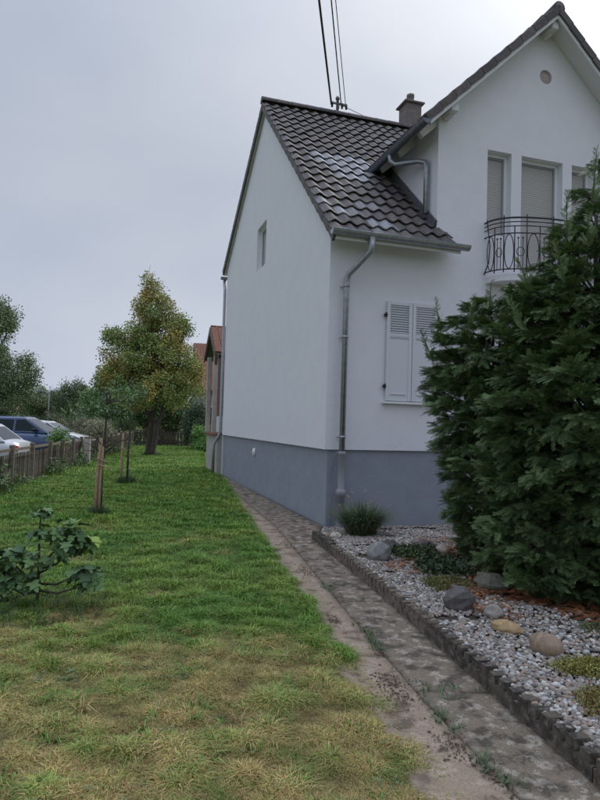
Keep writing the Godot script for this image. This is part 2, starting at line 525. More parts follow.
# ---------------------------------------------------------------- main
func _ready():
	rng.seed = 4242
	n_dry.seed = 5; n_dry.frequency = 0.16; n_dry.fractal_octaves = 4
	n_fine.seed = 8; n_fine.frequency = 0.35; n_fine.fractal_octaves = 3
	# camera
	var cam := Camera3D.new()
	cam.name = "camera"
	cam.fov = 66.53
	cam.near = 0.05
	cam.far = 2000.0
	cam.position = Vector3(0, 1.6, 0)
	cam.rotation = Vector3(0.0396, 0.0, 0.0291)
	add_child(cam)
	cam.current = true
	# sky and exposure
	var env := Environment.new()
	env.tonemap_mode = Environment.TONE_MAPPER_LINEAR
	env.tonemap_exposure = 1.37
	env.background_mode = Environment.BG_SKY
	env.sky = Sky.new()
	var pm := PanoramaSkyMaterial.new()
	pm.panorama = overcast_sky()
	env.sky.sky_material = pm
	env.sdfgi_enabled = true
	env.ssao_enabled = true
	env.ssil_enabled = true
	var we := WorldEnvironment.new()
	we.name = "world_environment"
	we.environment = env
	add_child(we)
	# sun behind thin cloud, high to the right and beyond the house
	var sun := DirectionalLight3D.new()
	sun.name = "sun"
	sun.light_energy = 0.45
	sun.light_angular_distance = 20.0
	sun.light_color = Color(1.0, 0.97, 0.92)
	sun.shadow_enabled = true
	add_child(sun)
	sun.look_at_from_position(SUN * 50.0, Vector3.ZERO, Vector3.UP)
	make_materials()
	build_ground()
	build_house()
	build_outbuilding()
	build_kerb()
	build_fences()
	build_conifers()
	build_trees()
	build_cars()
	build_wires()
	build_bed()
	build_small_plants()
	build_lawn()

const SUN := Vector3(0.40, 0.62, -0.68)

func overcast_sky() -> ImageTexture:
	var w := 512
	var h := 256
	var n := FastNoiseLite.new()
	n.seed = 77
	n.frequency = 1.1
	n.fractal_octaves = 4
	var im := Image.create(w, h, false, Image.FORMAT_RGBF)
	var sd := SUN.normalized()
	for j in h:
		var el := PI * (0.5 - (j + 0.5) / h)
		for i in w:
			var az := TAU * (i + 0.5) / w
			var d := Vector3(sin(az) * cos(el), sin(el), -cos(az) * cos(el))
			var up := maxf(d.y, 0.0)
			var ang := rad_to_deg(acos(clampf(d.dot(sd), -1, 1)))
			var g := 0.75 * exp(-ang / 10.0) + 0.14 * exp(-ang / 30.0)
			var base := Vector3(0.33, 0.367, 0.44) * (1.12 - 0.38 * up + 2.9 * pow(up, 5.0))
			base += Vector3(1.0, 0.95, 0.86) * g
			var cn := n.get_noise_3d(d.x * 1.3, d.y * 3.0, d.z * 1.3)
			base *= Vector3(1.0 + cn * 0.20, 1.0 + cn * 0.17, 1.0 + cn * 0.12)
			if d.y < 0.0: base = Vector3(0.16, 0.17, 0.15)
			im.set_pixel(i, j, Color(base.x, base.y, base.z))
	return ImageTexture.create_from_image(im)

# ---------------------------------------------------------------- ground, path, bed
func axis_steps(a: float, b: float, fine: float, far: float) -> Array:
	var out := []
	var x := a
	while x <= b + 0.001:
		out.append(x)
		x += fine
	var s := fine * 2.0
	x = b
	while x < far:
		x += s
		s *= 1.45
		out.append(x)
	s = fine * 2.0
	x = a
	while x > -far:
		x -= s
		s *= 1.45
		out.push_front(x)
	return out

func lawn_y(x: float, z: float) -> float:
	var e := along(EDGE, z) - x
	return (n_fine.get_noise_2d(x * 3.0, z * 3.0) * 0.012 + n_dry.get_noise_2d(x * 2.0, z * 2.0) * 0.02) * smoothstep(0.0, 0.6, e) + 0.012 * smoothstep(0.02, 0.35, e)

func build_ground():
	var xs := axis_steps(-6.0, 1.5, 0.1, 600.0)
	var zs := axis_steps(-14.0, -1.5, 0.1, 600.0)
	var st := SurfaceTool.new()
	st.begin(Mesh.PRIMITIVE_TRIANGLES)
	for z in zs:
		for x in xs:
			var d := dryness(x, z) if z > -20 and z < 2 else 0.0
			var v := 1.0 + n_fine.get_noise_2d(x * 7.0, z * 7.0) * 0.35
			var c := Color(0.10, 0.145, 0.03).lerp(Color(0.20, 0.15, 0.06), d)
			st.set_color(Color(c.r * v, c.g * v, c.b * v))
			var y := lawn_y(x, z) if absf(x) < 40.0 and z > -40 else 0.0
			st.add_vertex(Vector3(x, y, z))
	var nx := xs.size()
	for j in zs.size() - 1:
		for i in nx - 1:
			var a := j * nx + i
			for k in [a, a + 1, a + nx + 1, a, a + nx + 1, a + nx]: st.add_index(k)
	st.generate_normals()
	var gm := tri_mat(ramp_tex(512, 101, 0.03, 0.2, 0.5, [L(0.45, 0.45, 0.45), L(0.8, 0.8, 0.8), L(1, 1, 1)], [0.25, 0.5, 0.75]), 0.7, 1.0, normal_tex(512, 102, 0.08, 10.0), 1.0)
	gm.vertex_color_use_as_albedo = true
	structure("ground", st.commit(), gm)
	# car park beyond the fence
	var cp := MB.new().smooth(false)
	cp.face([Vector3(fence_x(-8) - 0.6, 0.006, -8), Vector3(fence_x(-33) - 0.6, 0.006, -33), Vector3(-45, 0.006, -48), Vector3(-45, 0.006, -8)], Vector3.UP)
	structure("car_park", cp.done(), M.asphalt)
	# garden path: a worn slab row and a sandy screed strip beside it
	var path := Node3D.new()
	path.name = "path"
	add_child(path)
	path.set_meta("kind", "structure")
	var right := func(z):
		if z > -8.46: return along(KERB, z) + 0.03
		if z > -9.5: return lerpf(0.245, 0.40, (z + 8.46) / -1.04)
		return along(WALL, z) + 0.015
	var cuts := [-1.0, -2.1, -3.72, -5.55, -7.4, -9.3, -11.3, -13.4, -15.6, -18.4]
	for i in cuts.size() - 1:
		part(path, "slab", path_piece(func(z): return along(CRACK, z), right, cuts[i] - 0.008, cuts[i + 1] + 0.008, 0.03, 0.008, 7, i), M.slab)
	var cuts2 := [-1.0, -2.6, -4.3, -6.6, -9.0, -11.8, -15.0, -18.4]
	for i in cuts2.size() - 1:
		part(path, "screed_strip", path_piece(func(z): return along(EDGE, z) - 0.16, func(z): return along(CRACK, z) - 0.014, cuts2[i] - 0.004, cuts2[i + 1] + 0.004, 0.018, 0.012, 6, 40 + i), M.strip)

func path_piece(lf: Callable, rf: Callable, z0: float, z1: float, y: float, jit: float, nx: int, sd: int) -> ArrayMesh:
	var n := FastNoiseLite.new()
	n.seed = sd
	n.frequency = 2.4
	var mb := MB.new().smooth(true)
	var nz := int(ceil((z0 - z1) / 0.06))
	var pt := func(i, j):
		var z := lerpf(z0, z1, float(j) / nz)
		var a: float = lf.call(z) + n.get_noise_2d(z * 2.0, 3.0) * jit * 1.6 + n.get_noise_2d(z * 9.0, 3.0) * jit * 0.8
		var b: float = rf.call(z)
		var x := lerpf(a, b, float(i) / nx)
		var e := 0.006 if (i == 0 or j == 0 or j == nz) else 0.0
		if (i == 0): x -= 0.0
		return Vector3(x, y + n.get_noise_2d(x * 1.5, z * 1.5) * 0.008 - e * (1.0 + n.get_noise_2d(x * 6.0, z * 6.0)), z + (n.get_noise_2d(x * 6.0, sd * 3.0 + j) * 0.006 if (j == 0 or j == nz) else 0.0))
	for j in nz:
		for i in nx:
			mb.face([pt.call(i, j), pt.call(i + 1, j), pt.call(i + 1, j + 1), pt.call(i, j + 1)], Vector3.UP)
	var dn := Vector3(0, -0.05, 0)
	for j in nz:
		mb.face([pt.call(0, j), pt.call(0, j + 1), pt.call(0, j + 1) + dn, pt.call(0, j) + dn], Vector3.LEFT)
		mb.face([pt.call(nx, j), pt.call(nx, j + 1), pt.call(nx, j + 1) + dn, pt.call(nx, j) + dn], Vector3.RIGHT)
	for i in nx:
		mb.face([pt.call(i, 0), pt.call(i + 1, 0), pt.call(i + 1, 0) + dn, pt.call(i, 0) + dn], Vector3.BACK)
		mb.face([pt.call(i, nz), pt.call(i + 1, nz), pt.call(i + 1, nz) + dn, pt.call(i, nz) + dn], Vector3.FORWARD)
	return mb.done()

func wall_dist(x: float, z: float) -> float:
	# metres in front of the house's front wall
	return (Vector3(x, 0, z) - HOUSE_AT).dot(Vector3(sin(HOUSE_YAW), 0, cos(HOUSE_YAW)))

func bed_y(x: float, z: float) -> float:
	return 0.012 + 0.115 * smoothstep(-0.1, 2.6, wall_dist(x, z)) + 0.03 * smoothstep(0.3, 1.2, x - along(KERB, z)) * smoothstep(0.5, 2.5, wall_dist(x, z)) + n_fine.get_noise_2d(x * 4.0, z * 4.0) * 0.012

func bed_left(z: float) -> float:
	if z > -8.46: return along(KERB, z) + 0.05
	return lerpf(0.265, 0.43, (z + 8.46) / -1.04)

func build_bed():
	var mb := MB.new().smooth(true)
	var nz := 70
	var nx := 40
	var pt := func(i, j):
		var z := lerpf(-0.6, -12.4, float(j) / nz)
		var x := lerpf(bed_left(maxf(z, -9.5)), 8.2, pow(float(i) / nx, 1.6))
		return Vector3(x, bed_y(x, z) - 0.012, z)
	for j in nz:
		for i in nx:
			mb.face([pt.call(i, j), pt.call(i + 1, j), pt.call(i + 1, j + 1), pt.call(i, j + 1)], Vector3.UP)
	structure("planting_bed", mb.done(), M.soil)
	# pebbles
	var pm := []
	for k in 3: pm.append(rock_mesh(300 + k, Vector3(1.0, 0.62, 0.8), 0.35, false, 5, 8))
	var xf := [[], [], []]
	var cols := [[], [], []]
	var pal := [Color(0.50, 0.49, 0.47), Color(0.38, 0.37, 0.36), Color(0.28, 0.265, 0.255), Color(0.44, 0.375, 0.31), Color(0.36, 0.265, 0.22), Color(0.15, 0.145, 0.145), Color(0.22, 0.20, 0.185), Color(0.60, 0.59, 0.57)]
	for i in 62000:
		var z := rng.randf_range(-10.6, -1.6)
		var x := bed_left(maxf(z, -9.5)) + 0.005 + pow(rng.randf(), 1.25) * 3.2
		if wall_dist(x, z) < 0.05: continue
		# covered by litter and plants under the conifers
		var under := minf(Vector2(x - 2.75, z + 5.75).length() - 1.05, Vector2(x - 2.1, z + 6.75).length() - 0.75)
		if under < n_fine.get_noise_2d(x * 6.0, z * 6.0) * 0.3: continue
		if n_fine.get_noise_2d(x * 4.0 + 30.0, z * 4.0) > 0.28 + rng.randf() * 0.2 and z < -3.2: continue
		var s := rng.randf_range(0.009, 0.0175) * (1.0 + 0.25 * rng.randf()) * (1.35 if rng.randf() < 0.06 else 1.0)
		var k := i % 3
		var b := Basis(Vector3.UP, rng.randf() * TAU) * Basis(Vector3(1, 0, 0.3).normalized(), rng.randf_range(-0.4, 0.4))
		xf[k].append(Transform3D(b.scaled(Vector3.ONE * s), Vector3(x, bed_y(x, z) + s * rng.randf_range(-0.1, 0.7), z)))
		var c: Color = pal[rng.randi() % pal.size()]
		if rng.randf() < 0.25: c = Color(0.30, 0.245, 0.21)
		var g := rng.randf_range(0.7, 1.12)
		cols[k].append(Color(c.r * g, c.g * g, c.b * g))
	var gr := thing("gravel", "loose white grey and brown pebbles filling the bed behind the kerb", "gravel")
	gr.set_meta("kind", "stuff")
	for k in 3: scatter(gr, "pebbles", pm[k], M.pebble, xf[k], cols[k])
	# dead orange sprays shed below the conifers
	var sp := spray(901, 0.05)
	var lx := []
	var lc := []
	for i in 6000:
		var a := rng.randf() * TAU
		var c := Vector2(2.75, -5.75) if rng.randf() < 0.6 else Vector2(2.1, -6.75)
		var rr := rng.randf_range(0.35, 1.55)
		var x := c.x + cos(a) * rr
		var z := c.y + sin(a) * rr
		if x < bed_left(maxf(z, -9.5)) + 0.25 or n_fine.get_noise_2d(x * 3.0 + 9.0, z * 3.0) < rr * 0.45 - 0.58: continue
		var s := rng.randf_range(0.05, 0.12)
		lx.append(Transform3D((Basis(Vector3.UP, rng.randf() * TAU) * Basis(Vector3.RIGHT, rng.randf_range(-0.3, 0.2))).scaled(Vector3.ONE * s), Vector3(x, bed_y(x, z) + 0.018, z)))
		var g := rng.randf_range(0.6, 1.3)
		lc.append(Color(0.42 * g, 0.175 * g, 0.085 * g))
	var lo := scatter(self, "leaf_litter", sp, M.leaf, lx, lc)
	tag(lo, "rust orange dead conifer sprays lying under the dark conifers", "leaf litter", "", "stuff")
	# garden stones
	var stones := [
		["boulder", "pale grey rounded boulder beside the ornamental grass clump", 0.92, -6.80, Vector3(0.15, 0.125, 0.13), [0.25, 0.25, 0.245], 0.35, false, 2],
		["boulder", "dark grey angular rock between the kerb and the conifers", 1.35, -5.05, Vector3(0.135, 0.115, 0.12), [0.125, 0.115, 0.115], 0.5, true, 5],
		["boulder", "flat greenish grey rock tucked under the conifer foliage", 1.80, -5.62, Vector3(0.165, 0.085, 0.12), [0.15, 0.145, 0.118], 0.5, true, 57],
		["stone", "small grey stone between the dark rock and the ochre stone", 1.555, -4.82, Vector3(0.072, 0.066, 0.06), [0.33, 0.30, 0.275], 0.35, false, 13],
		["stone", "ochre yellow oblong stone lying on the pebbles", 1.555, -4.50, Vector3(0.118, 0.052, 0.06), [0.42, 0.29, 0.155], 0.28, false, 17],
		["stone", "smooth tan oval stone, largest of the brown ones on the pebbles", 1.675, -4.10, Vector3(0.118, 0.082, 0.085), [0.30, 0.215, 0.155], 0.07, false, 21],
		["stone", "small cream stone among ground cover at the conifer's left foot", 1.70, -7.12, Vector3(0.105, 0.065, 0.08), [0.43, 0.36, 0.29], 0.25, false, 25],
		["stone", "pale sandy flat stone at the very end of the toothed kerb", 0.375, -8.36, Vector3(0.11, 0.05, 0.08), [0.40, 0.31, 0.23], 0.3, false, 29],
		["stone", "cream rounded stone on the kerb end, beside the ornamental grass", 0.53, -8.25, Vector3(0.115, 0.06, 0.075), [0.46, 0.41, 0.35], 0.25, false, 33],
		["boulder", "dark mossy stone half hidden behind the pale grey boulder", 1.10, -7.15, Vector3(0.13, 0.09, 0.1), [0.10, 0.09, 0.088], 0.4, false, 37],
		["boulder", "low dark brown stone in the ground cover near the wall", 1.52, -7.3, Vector3(0.15, 0.08, 0.1), [0.13, 0.105, 0.1], 0.45, false, 41],
	]
	for s in stones:
		var c: Array = s[5]
		var m := tri_mat(ramp_tex(256, 400 + s[8], 0.02, 0.14, 0.45, [L(c[0] * 0.55, c[1] * 0.55, c[2] * 0.55), L(c[0], c[1], c[2]), L(c[0] * 1.35, c[1] * 1.35, c[2] * 1.35)], [0.22, 0.5, 0.78]), 0.3, 0.85, null, 0.5, false)
		var o := part(self, s[0], rock_mesh(500 + s[8], s[4], s[6] * (0.75 if s[7] else 1.0), s[7], 8 if s[7] else 14, 10 if s[7] else 20), m, Transform3D(Basis(Vector3.UP, s[8] * 0.7), Vector3(s[2], bed_y(s[2], s[3]) + s[4].y * 0.6, s[3])))
		tag(o, s[1], "stone" if s[0] == "stone" else "rock", "stones set in the pebble bed")

func build_kerb():
	var o := thing("kerb_edging", "weathered concrete edging with toothed top holding back the pebbles", "edging")
	# points along the kerb at equal steps
	var pts := []
	var z := -8.46
	var p := Vector3(along(KERB, z), 0, z)
	while z < -0.6:
		pts.append(p)
		var q := Vector3(along(KERB, z + 0.05), 0, z + 0.05)
		var d := (q - p).normalized()
		p += d * 0.107
		z = p.z
		p.x = along(KERB, z)
	var unit := 9
	var i := 0
	while i + 1 < pts.size():
		var j := mini(i + unit, pts.size() - 1)
		var a: Vector3 = pts[i]
		var b: Vector3 = pts[j]
		var d := (b - a).normalized()
		# one crenellated block: the teeth are cast in one piece with the unit
		var ln := a.distance_to(b) - 0.008
		var n := j - i
		var prof := [Vector2(0, -0.03)]
		for k in n:
			var x0 := ln * k / n
			var x1 := ln * (k + 1) / n
			var top := 0.15 + rng.randf_range(-0.006, 0.005)
			var nb := 0.097 + rng.randf_range(-0.006, 0.006)
			prof.append_array([Vector2(x0 + 0.0005, nb), Vector2(x0 + 0.016, nb), Vector2(x0 + 0.018 + rng.randf() * 0.003, top - 0.003), Vector2(x0 + 0.022, top), Vector2(x1 - 0.025, top + rng.randf_range(-0.003, 0.003)), Vector2(x1 - 0.021 - rng.randf() * 0.003, top - 0.004), Vector2(x1 - 0.019, nb), Vector2(x1 - 0.0005, nb)])
		prof.append(Vector2(ln, -0.03))
		var body := MB.new().smooth(false)
		var side := Vector3.UP.cross(d).normalized()
		if side.x < 0.0: side = -side
		body.prism(prof, Basis(d, Vector3.UP, d.cross(Vector3.UP)), a + d * 0.004 + side * 0.088 + Vector3(0, rng.randf_range(-0.005, 0.005), 0), 0.088)
		part(o, "edging_unit", body.done(), M.kerb_pale if rng.randf() < 0.5 else M.kerb)
		i = j

# ---------------------------------------------------------------- house
func H(u: float, y: float, w: float) -> Vector3: return Vector3(u, y, -w)

func roof_tile(wid: float, lng: float, amp: float, sd: int) -> ArrayMesh:
	var mb := MB.new().smooth(true)
	var n := 8
	var t := 0.018
	var pt := func(i, zz, lift):
		var x := (float(i) / n - 0.5) * wid
		var ph := TAU * (float(i) / n)
		var y := amp * (0.5 - 0.5 * cos(ph + 0.5)) + 0.5 * amp * (0.5 - 0.5 * sin(ph * 2.0)) * 0.25
		return Vector3(x, y + lift, zz + 0.012 * sin(ph + 0.8 + sd))
	for i in n:
		mb.face([pt.call(i, 0.0, 0.045), pt.call(i + 1, 0.0, 0.045), pt.call(i + 1, -lng, 0.004), pt.call(i, -lng, 0.004)], Vector3.UP)
	mb.smooth(false)
	for i in n:
		mb.face([pt.call(i, 0.0, 0.045), pt.call(i + 1, 0.0, 0.045), pt.call(i + 1, 0.0, 0.045 - t), pt.call(i, 0.0, 0.045 - t)], Vector3.BACK)
	mb.face([pt.call(0, 0.0, 0.045), pt.call(0, -lng, 0.004), pt.call(0, -lng, -0.01), pt.call(0, 0.0, 0.045 - t)], Vector3.LEFT)
	mb.face([pt.call(n, 0.0, 0.045), pt.call(n, -lng, 0.004), pt.call(n, -lng, -0.01), pt.call(n, 0.0, 0.045 - t)], Vector3.RIGHT)
	return mb.done()

func gable_top(u: float) -> float:
	return minf(6.86 + 0.947 * (u - 1.87), 6.86 + 0.947 * (6.05 - u))

func build_house():
	var h := thing("house", "white rendered house with grey base and brown tiled roofs", "house", HOUSE_AT, HOUSE_YAW)
	var PT := 1.2188
	var UR := 8.2
	var WB := 9.11
	var left := Vector3.LEFT
	var front := Vector3.BACK
	# side wall
	var kf := 0.889
	var kr := 0.62
	var y0 := 4.767
	var wr := 4.72
	var ya := y0 + kf * wr
	var side := MB.new().smooth(false)
	var tf := func(w): return y0 + kf * w if w <= wr else ya - kr * (w - wr)
	side.face([H(0, PT, 0), H(0, PT, 4.33), H(0, tf.call(4.33), 4.33), H(0, y0, 0)], left)
	side.face([H(0, PT, 4.33), H(0, PT, 5.21), H(0, 5.2, 5.21), H(0, 5.2, 4.33)], left)
	side.face([H(0, 6.22, 4.33), H(0, 6.22, 5.21), H(0, tf.call(5.21), 5.21), H(0, ya, wr), H(0, tf.call(4.33), 4.33)], left)
	side.face([H(0, PT, 5.21), H(0, PT, WB), H(0, tf.call(WB), WB), H(0, tf.call(5.21), 5.21)], left)
	# window reveal in the side wall
	var rd := 0.2
	side.face([H(0, 5.2, 4.33), H(rd, 5.2, 4.33), H(rd, 6.22, 4.33), H(0, 6.22, 4.33)], H(0, 0, 1))
	side.face([H(0, 5.2, 5.21), H(rd, 5.2, 5.21), H(rd, 6.22, 5.21), H(0, 6.22, 5.21)], H(0, 0, -1))
	side.face([H(0, 5.2, 4.33), H(rd, 5.2, 4.33), H(rd, 5.2, 5.21), H(0, 5.2, 5.21)], Vector3.UP)
	side.face([H(0, 6.22, 4.33), H(rd, 6.22, 4.33), H(rd, 6.22, 5.21), H(0, 6.22, 5.21)], Vector3.DOWN)
	side.face([H(0, PT, 0), H(0.2, PT, 0), H(0.2, PT, WB), H(0, PT, WB)], Vector3.DOWN)
	part(h, "side_wall", side.done(), M.white)
	# front wall with the cross gable
	var fr := MB.new().smooth(false)
	var rect := func(mb, a, b, lo, hi): mb.face([H(a, lo, 0), H(b, lo, 0), H(b, hi, 0), H(a, hi, 0)], front)
	rect.call(fr, 0.0, 1.87, PT, 4.775)
	rect.call(fr, 6.05, UR, PT, 4.775)
	var us := [1.87, 2.83, 3.315, 3.52, 4.394, 4.594, 5.08, 6.05]
	var sills := [0.0, 4.95, 0.0, 4.28, 0.0, 4.95, 0.0]
	var WT := 6.43
	for i in 7:
		var a: float = us[i]
		var b: float = us[i + 1]
		if sills[i] == 0.0:
			fr.face([H(a, PT, 0), H(b, PT, 0), H(b, gable_top(b), 0), H(a, gable_top(a), 0)], front)
			continue
		rect.call(fr, a, b, PT, sills[i])
		if i == 3:
			rect.call(fr, a, b, WT, 7.72)
			rect.call(fr, a, 3.783, 7.72, 8.17)
			rect.call(fr, 4.233, b, 7.72, 8.17)
			fr.face([H(a, 8.17, 0), H(b, 8.17, 0), H(b, gable_top(b), 0), H(3.96, gable_top(3.96), 0), H(a, gable_top(a), 0)], front)
			# round opening in its square field
			for k in 32:
				var p := []
				for e in [[k, 0], [k + 1, 0], [k + 1, 1], [k, 1]]:
					var an: float = TAU * e[0] / 32.0
					var r := 0.128
					if e[1] == 1: r = 0.225 / maxf(absf(cos(an)), absf(sin(an)))
					p.append(H(4.008 + cos(an) * r, 7.945 + sin(an) * r, 0))
				fr.face(p, front)
				var an2 := TAU * k / 32.0
				var an3 := TAU * (k + 1) / 32.0
				fr.face([H(4.008 + cos(an2) * 0.128, 7.945 + sin(an2) * 0.128, 0), H(4.008 + cos(an3) * 0.128, 7.945 + sin(an3) * 0.128, 0), H(4.008 + cos(an3) * 0.128, 7.945 + sin(an3) * 0.128, 0.05), H(4.008 + cos(an2) * 0.128, 7.945 + sin(an2) * 0.128, 0.05)], -Vector3(cos(an2), sin(an2), 0))
		else:
			fr.face([H(a, WT, 0), H(b, WT, 0), H(b, gable_top(b), 0), H(a, gable_top(a), 0)], front)
		# reveals
		var dp := 0.26
		var lo: float = sills[i]
		fr.face([H(a, lo, 0), H(a, lo, dp), H(a, WT, dp), H(a, WT, 0)], Vector3.RIGHT)
		fr.face([H(b, lo, 0), H(b, lo, dp), H(b, WT, dp), H(b, WT, 0)], Vector3.LEFT)
		fr.face([H(a, WT, 0), H(a, WT, dp), H(b, WT, dp), H(b, WT, 0)], Vector3.DOWN)
		fr.face([H(a, lo, 0), H(a, lo, dp), H(b, lo, dp), H(b, lo, 0)], Vector3.UP)
	fr.face([H(0, PT, 0), H(UR, PT, 0), H(UR, PT, 0.2), H(0, PT, 0.2)], Vector3.DOWN)
	# cheek of the cross gable
	fr.face([H(1.87, 4.9, 0), H(1.87, 6.86, 0), H(1.87, 6.86, 2.25), H(1.87, 4.9, 0.03)], left)
	fr.face([H(6.05, 4.9, 0), H(6.05, 6.86, 0), H(6.05, 6.86, 2.25), H(6.05, 4.9, 0.03)], Vector3.RIGHT)
	part(h, "front_wall", fr.done(), M.white)
	var bk := MB.new().smooth(false)
	bk.face([H(0, 0, WB), H(UR, 0, WB), H(UR, tf.call(WB), WB), H(0, tf.call(WB), WB)], Vector3.FORWARD)
	bk.face([H(UR, 0, 0), H(UR, 0, WB), H(UR, tf.call(WB), WB), H(UR, ya, wr), H(UR, y0, 0)], Vector3.RIGHT)
	part(h, "rear_wall", bk.done(), M.white)
	var pl := MB.new().smooth(false)
	pl.box(H(UR * 0.5 + 0.015, PT * 0.5 - 0.15, WB * 0.5), Vector3(UR - 0.07, PT + 0.3, WB - 0.08))
	part(h, "plinth", pl.done(), M.plinth)
	var vt := MB.new().smooth(true)
	vt.lathe(H(4.008, 7.945, 0.045), [Vector2(0.0, 0.012), Vector2(0.12, 0.008), Vector2(0.135, 0.0)], 24, Basis(Vector3.RIGHT, PI / 2))
	part(h, "round_vent", vt.done(), M.pink)
	# small oval fitting on the plinth
	var ov := MB.new().smooth(true)
	ov.lathe(H(0.03, 0.92, 4.96), [Vector2(0.0, 0.05), Vector2(0.045, 0.042), Vector2(0.07, 0.02), Vector2(0.075, -0.01)], 14, Basis(Vector3.BACK, PI / 2) * Basis.from_scale(Vector3(1.3, 1, 0.9)))
	part(h, "vent_cap", ov.done(), M.frame)
	# windows
	window(h, H(3.0725, (4.95 + WT) * 0.5, 0.17), 0.485, WT - 4.95, Basis.IDENTITY)
	window(h, H(3.957, (4.28 + WT) * 0.5, 0.17), 0.874, WT - 4.28, Basis.IDENTITY)
	window(h, H(4.837, (4.95 + WT) * 0.5, 0.17), 0.486, WT - 4.95, Basis.IDENTITY)
	window(h, H(0.14, 5.71, 4.77), 0.88, 1.02, Basis(Vector3.UP, -PI / 2))
	shutters(h)
	balcony(h)
	main_roof(h, y0, kf, kr, wr, ya)
	cross_roof(h)
	drains(h, wr)
	# chimney
	var ch := MB.new().smooth(false)
	ch.box(H(3.87, 9.1, 5.0), Vector3(0.43, 1.5, 0.43), Basis.IDENTITY, 0.01)
	var chp := part(h, "chimney", ch.done(), M.chimney)
	var cc := MB.new().smooth(false)
	cc.box(H(3.87, 9.875, 5.0), Vector3(0.56, 0.05, 0.56), Basis.IDENTITY, 0.012)
	part(chp, "cap", cc.done(), M.chimney)
	var cpot := MB.new().smooth(true)
	cpot.lathe(H(3.87, 9.90, 5.0), [Vector2(0.10, 0.0), Vector2(0.09, 0.2), Vector2(0.10, 0.21), Vector2(0.10, 0.27), Vector2(0.08, 0.28), Vector2(0.0, 0.27)], 16)
	part(chp, "pot", cpot.done(), M.chimney)

func window(h: Node3D, c: Vector3, w: float, hh: float, b: Basis):
	# closed roller blind between guide rails inside a frame
	var wn := Node3D.new()
	wn.name = numbered(h, "window")
	h.add_child(wn)
	wn.transform = Transform3D(b, c)
	var fr := MB.new().smooth(false)
	var t := 0.055
	for s in [-1, 1]:
		fr.box(Vector3(s * (w / 2 - t / 2), 0, 0), Vector3(t, hh, 0.09), Basis.IDENTITY, 0.004)
	fr.box(Vector3(0, hh / 2 - t / 2, 0), Vector3(w - 2 * t, t, 0.09), Basis.IDENTITY, 0.004)
	fr.box(Vector3(0, -hh / 2 + t / 2, 0), Vector3(w - 2 * t, t, 0.09), Basis.IDENTITY, 0.004)
	part(wn, "frame", fr.done(), M.frame)
	var rl := Node3D.new()
	rl.name = "roller_blind"
	wn.add_child(rl)
	var sl := MB.new().smooth(true)
	var ih := 0.038
	var iw := w - 2 * t - 0.05
	var prof := [Vector2(-0.004, -ih / 2), Vector2(-0.001, -ih / 2 + 0.002), Vector2(0.001, -0.01), Vector2(0.001, 0.01), Vector2(-0.001, ih / 2 - 0.002), Vector2(-0.004, ih / 2)]
	for k in prof.size() - 1:
		var a: Vector2 = prof[k]
		var d: Vector2 = prof[k + 1]
		sl.face([Vector3(-iw / 2, a.y, a.x), Vector3(iw / 2, a.y, a.x), Vector3(iw / 2, d.y, d.x), Vector3(-iw / 2, d.y, d.x)], Vector3.BACK)
	var sm := sl.done()
	var n := int((hh - 2 * t) / ih)
	var bk := MB.new().smooth(false)
	bk.box(Vector3(0, 0, -0.028), Vector3(iw, hh - 2 * t, 0.01))
	part(rl, "blind_backing", bk.done(), M.dark_gap)
	for s in [-1, 1]:
		part(wn, "guide_rail", MB.new().smooth(false).box(Vector3(s * (iw / 2 + 0.0125), 0, 0.004), Vector3(0.024, hh - 2 * t, 0.03), Basis.IDENTITY, 0.003).done(), M.cast)
	part(wn, "guide_rail", MB.new().smooth(false).box(Vector3(0, hh / 2 - t - 0.018, 0.004), Vector3(iw - 0.002, 0.034, 0.03), Basis.IDENTITY, 0.003).done(), M.cast)
	for k in n:
		part(rl, "slat", sm, M.roller, Transform3D(Basis.IDENTITY, Vector3(0, -hh / 2 + t + ih * (k + 0.5) + 0.002, 0)))

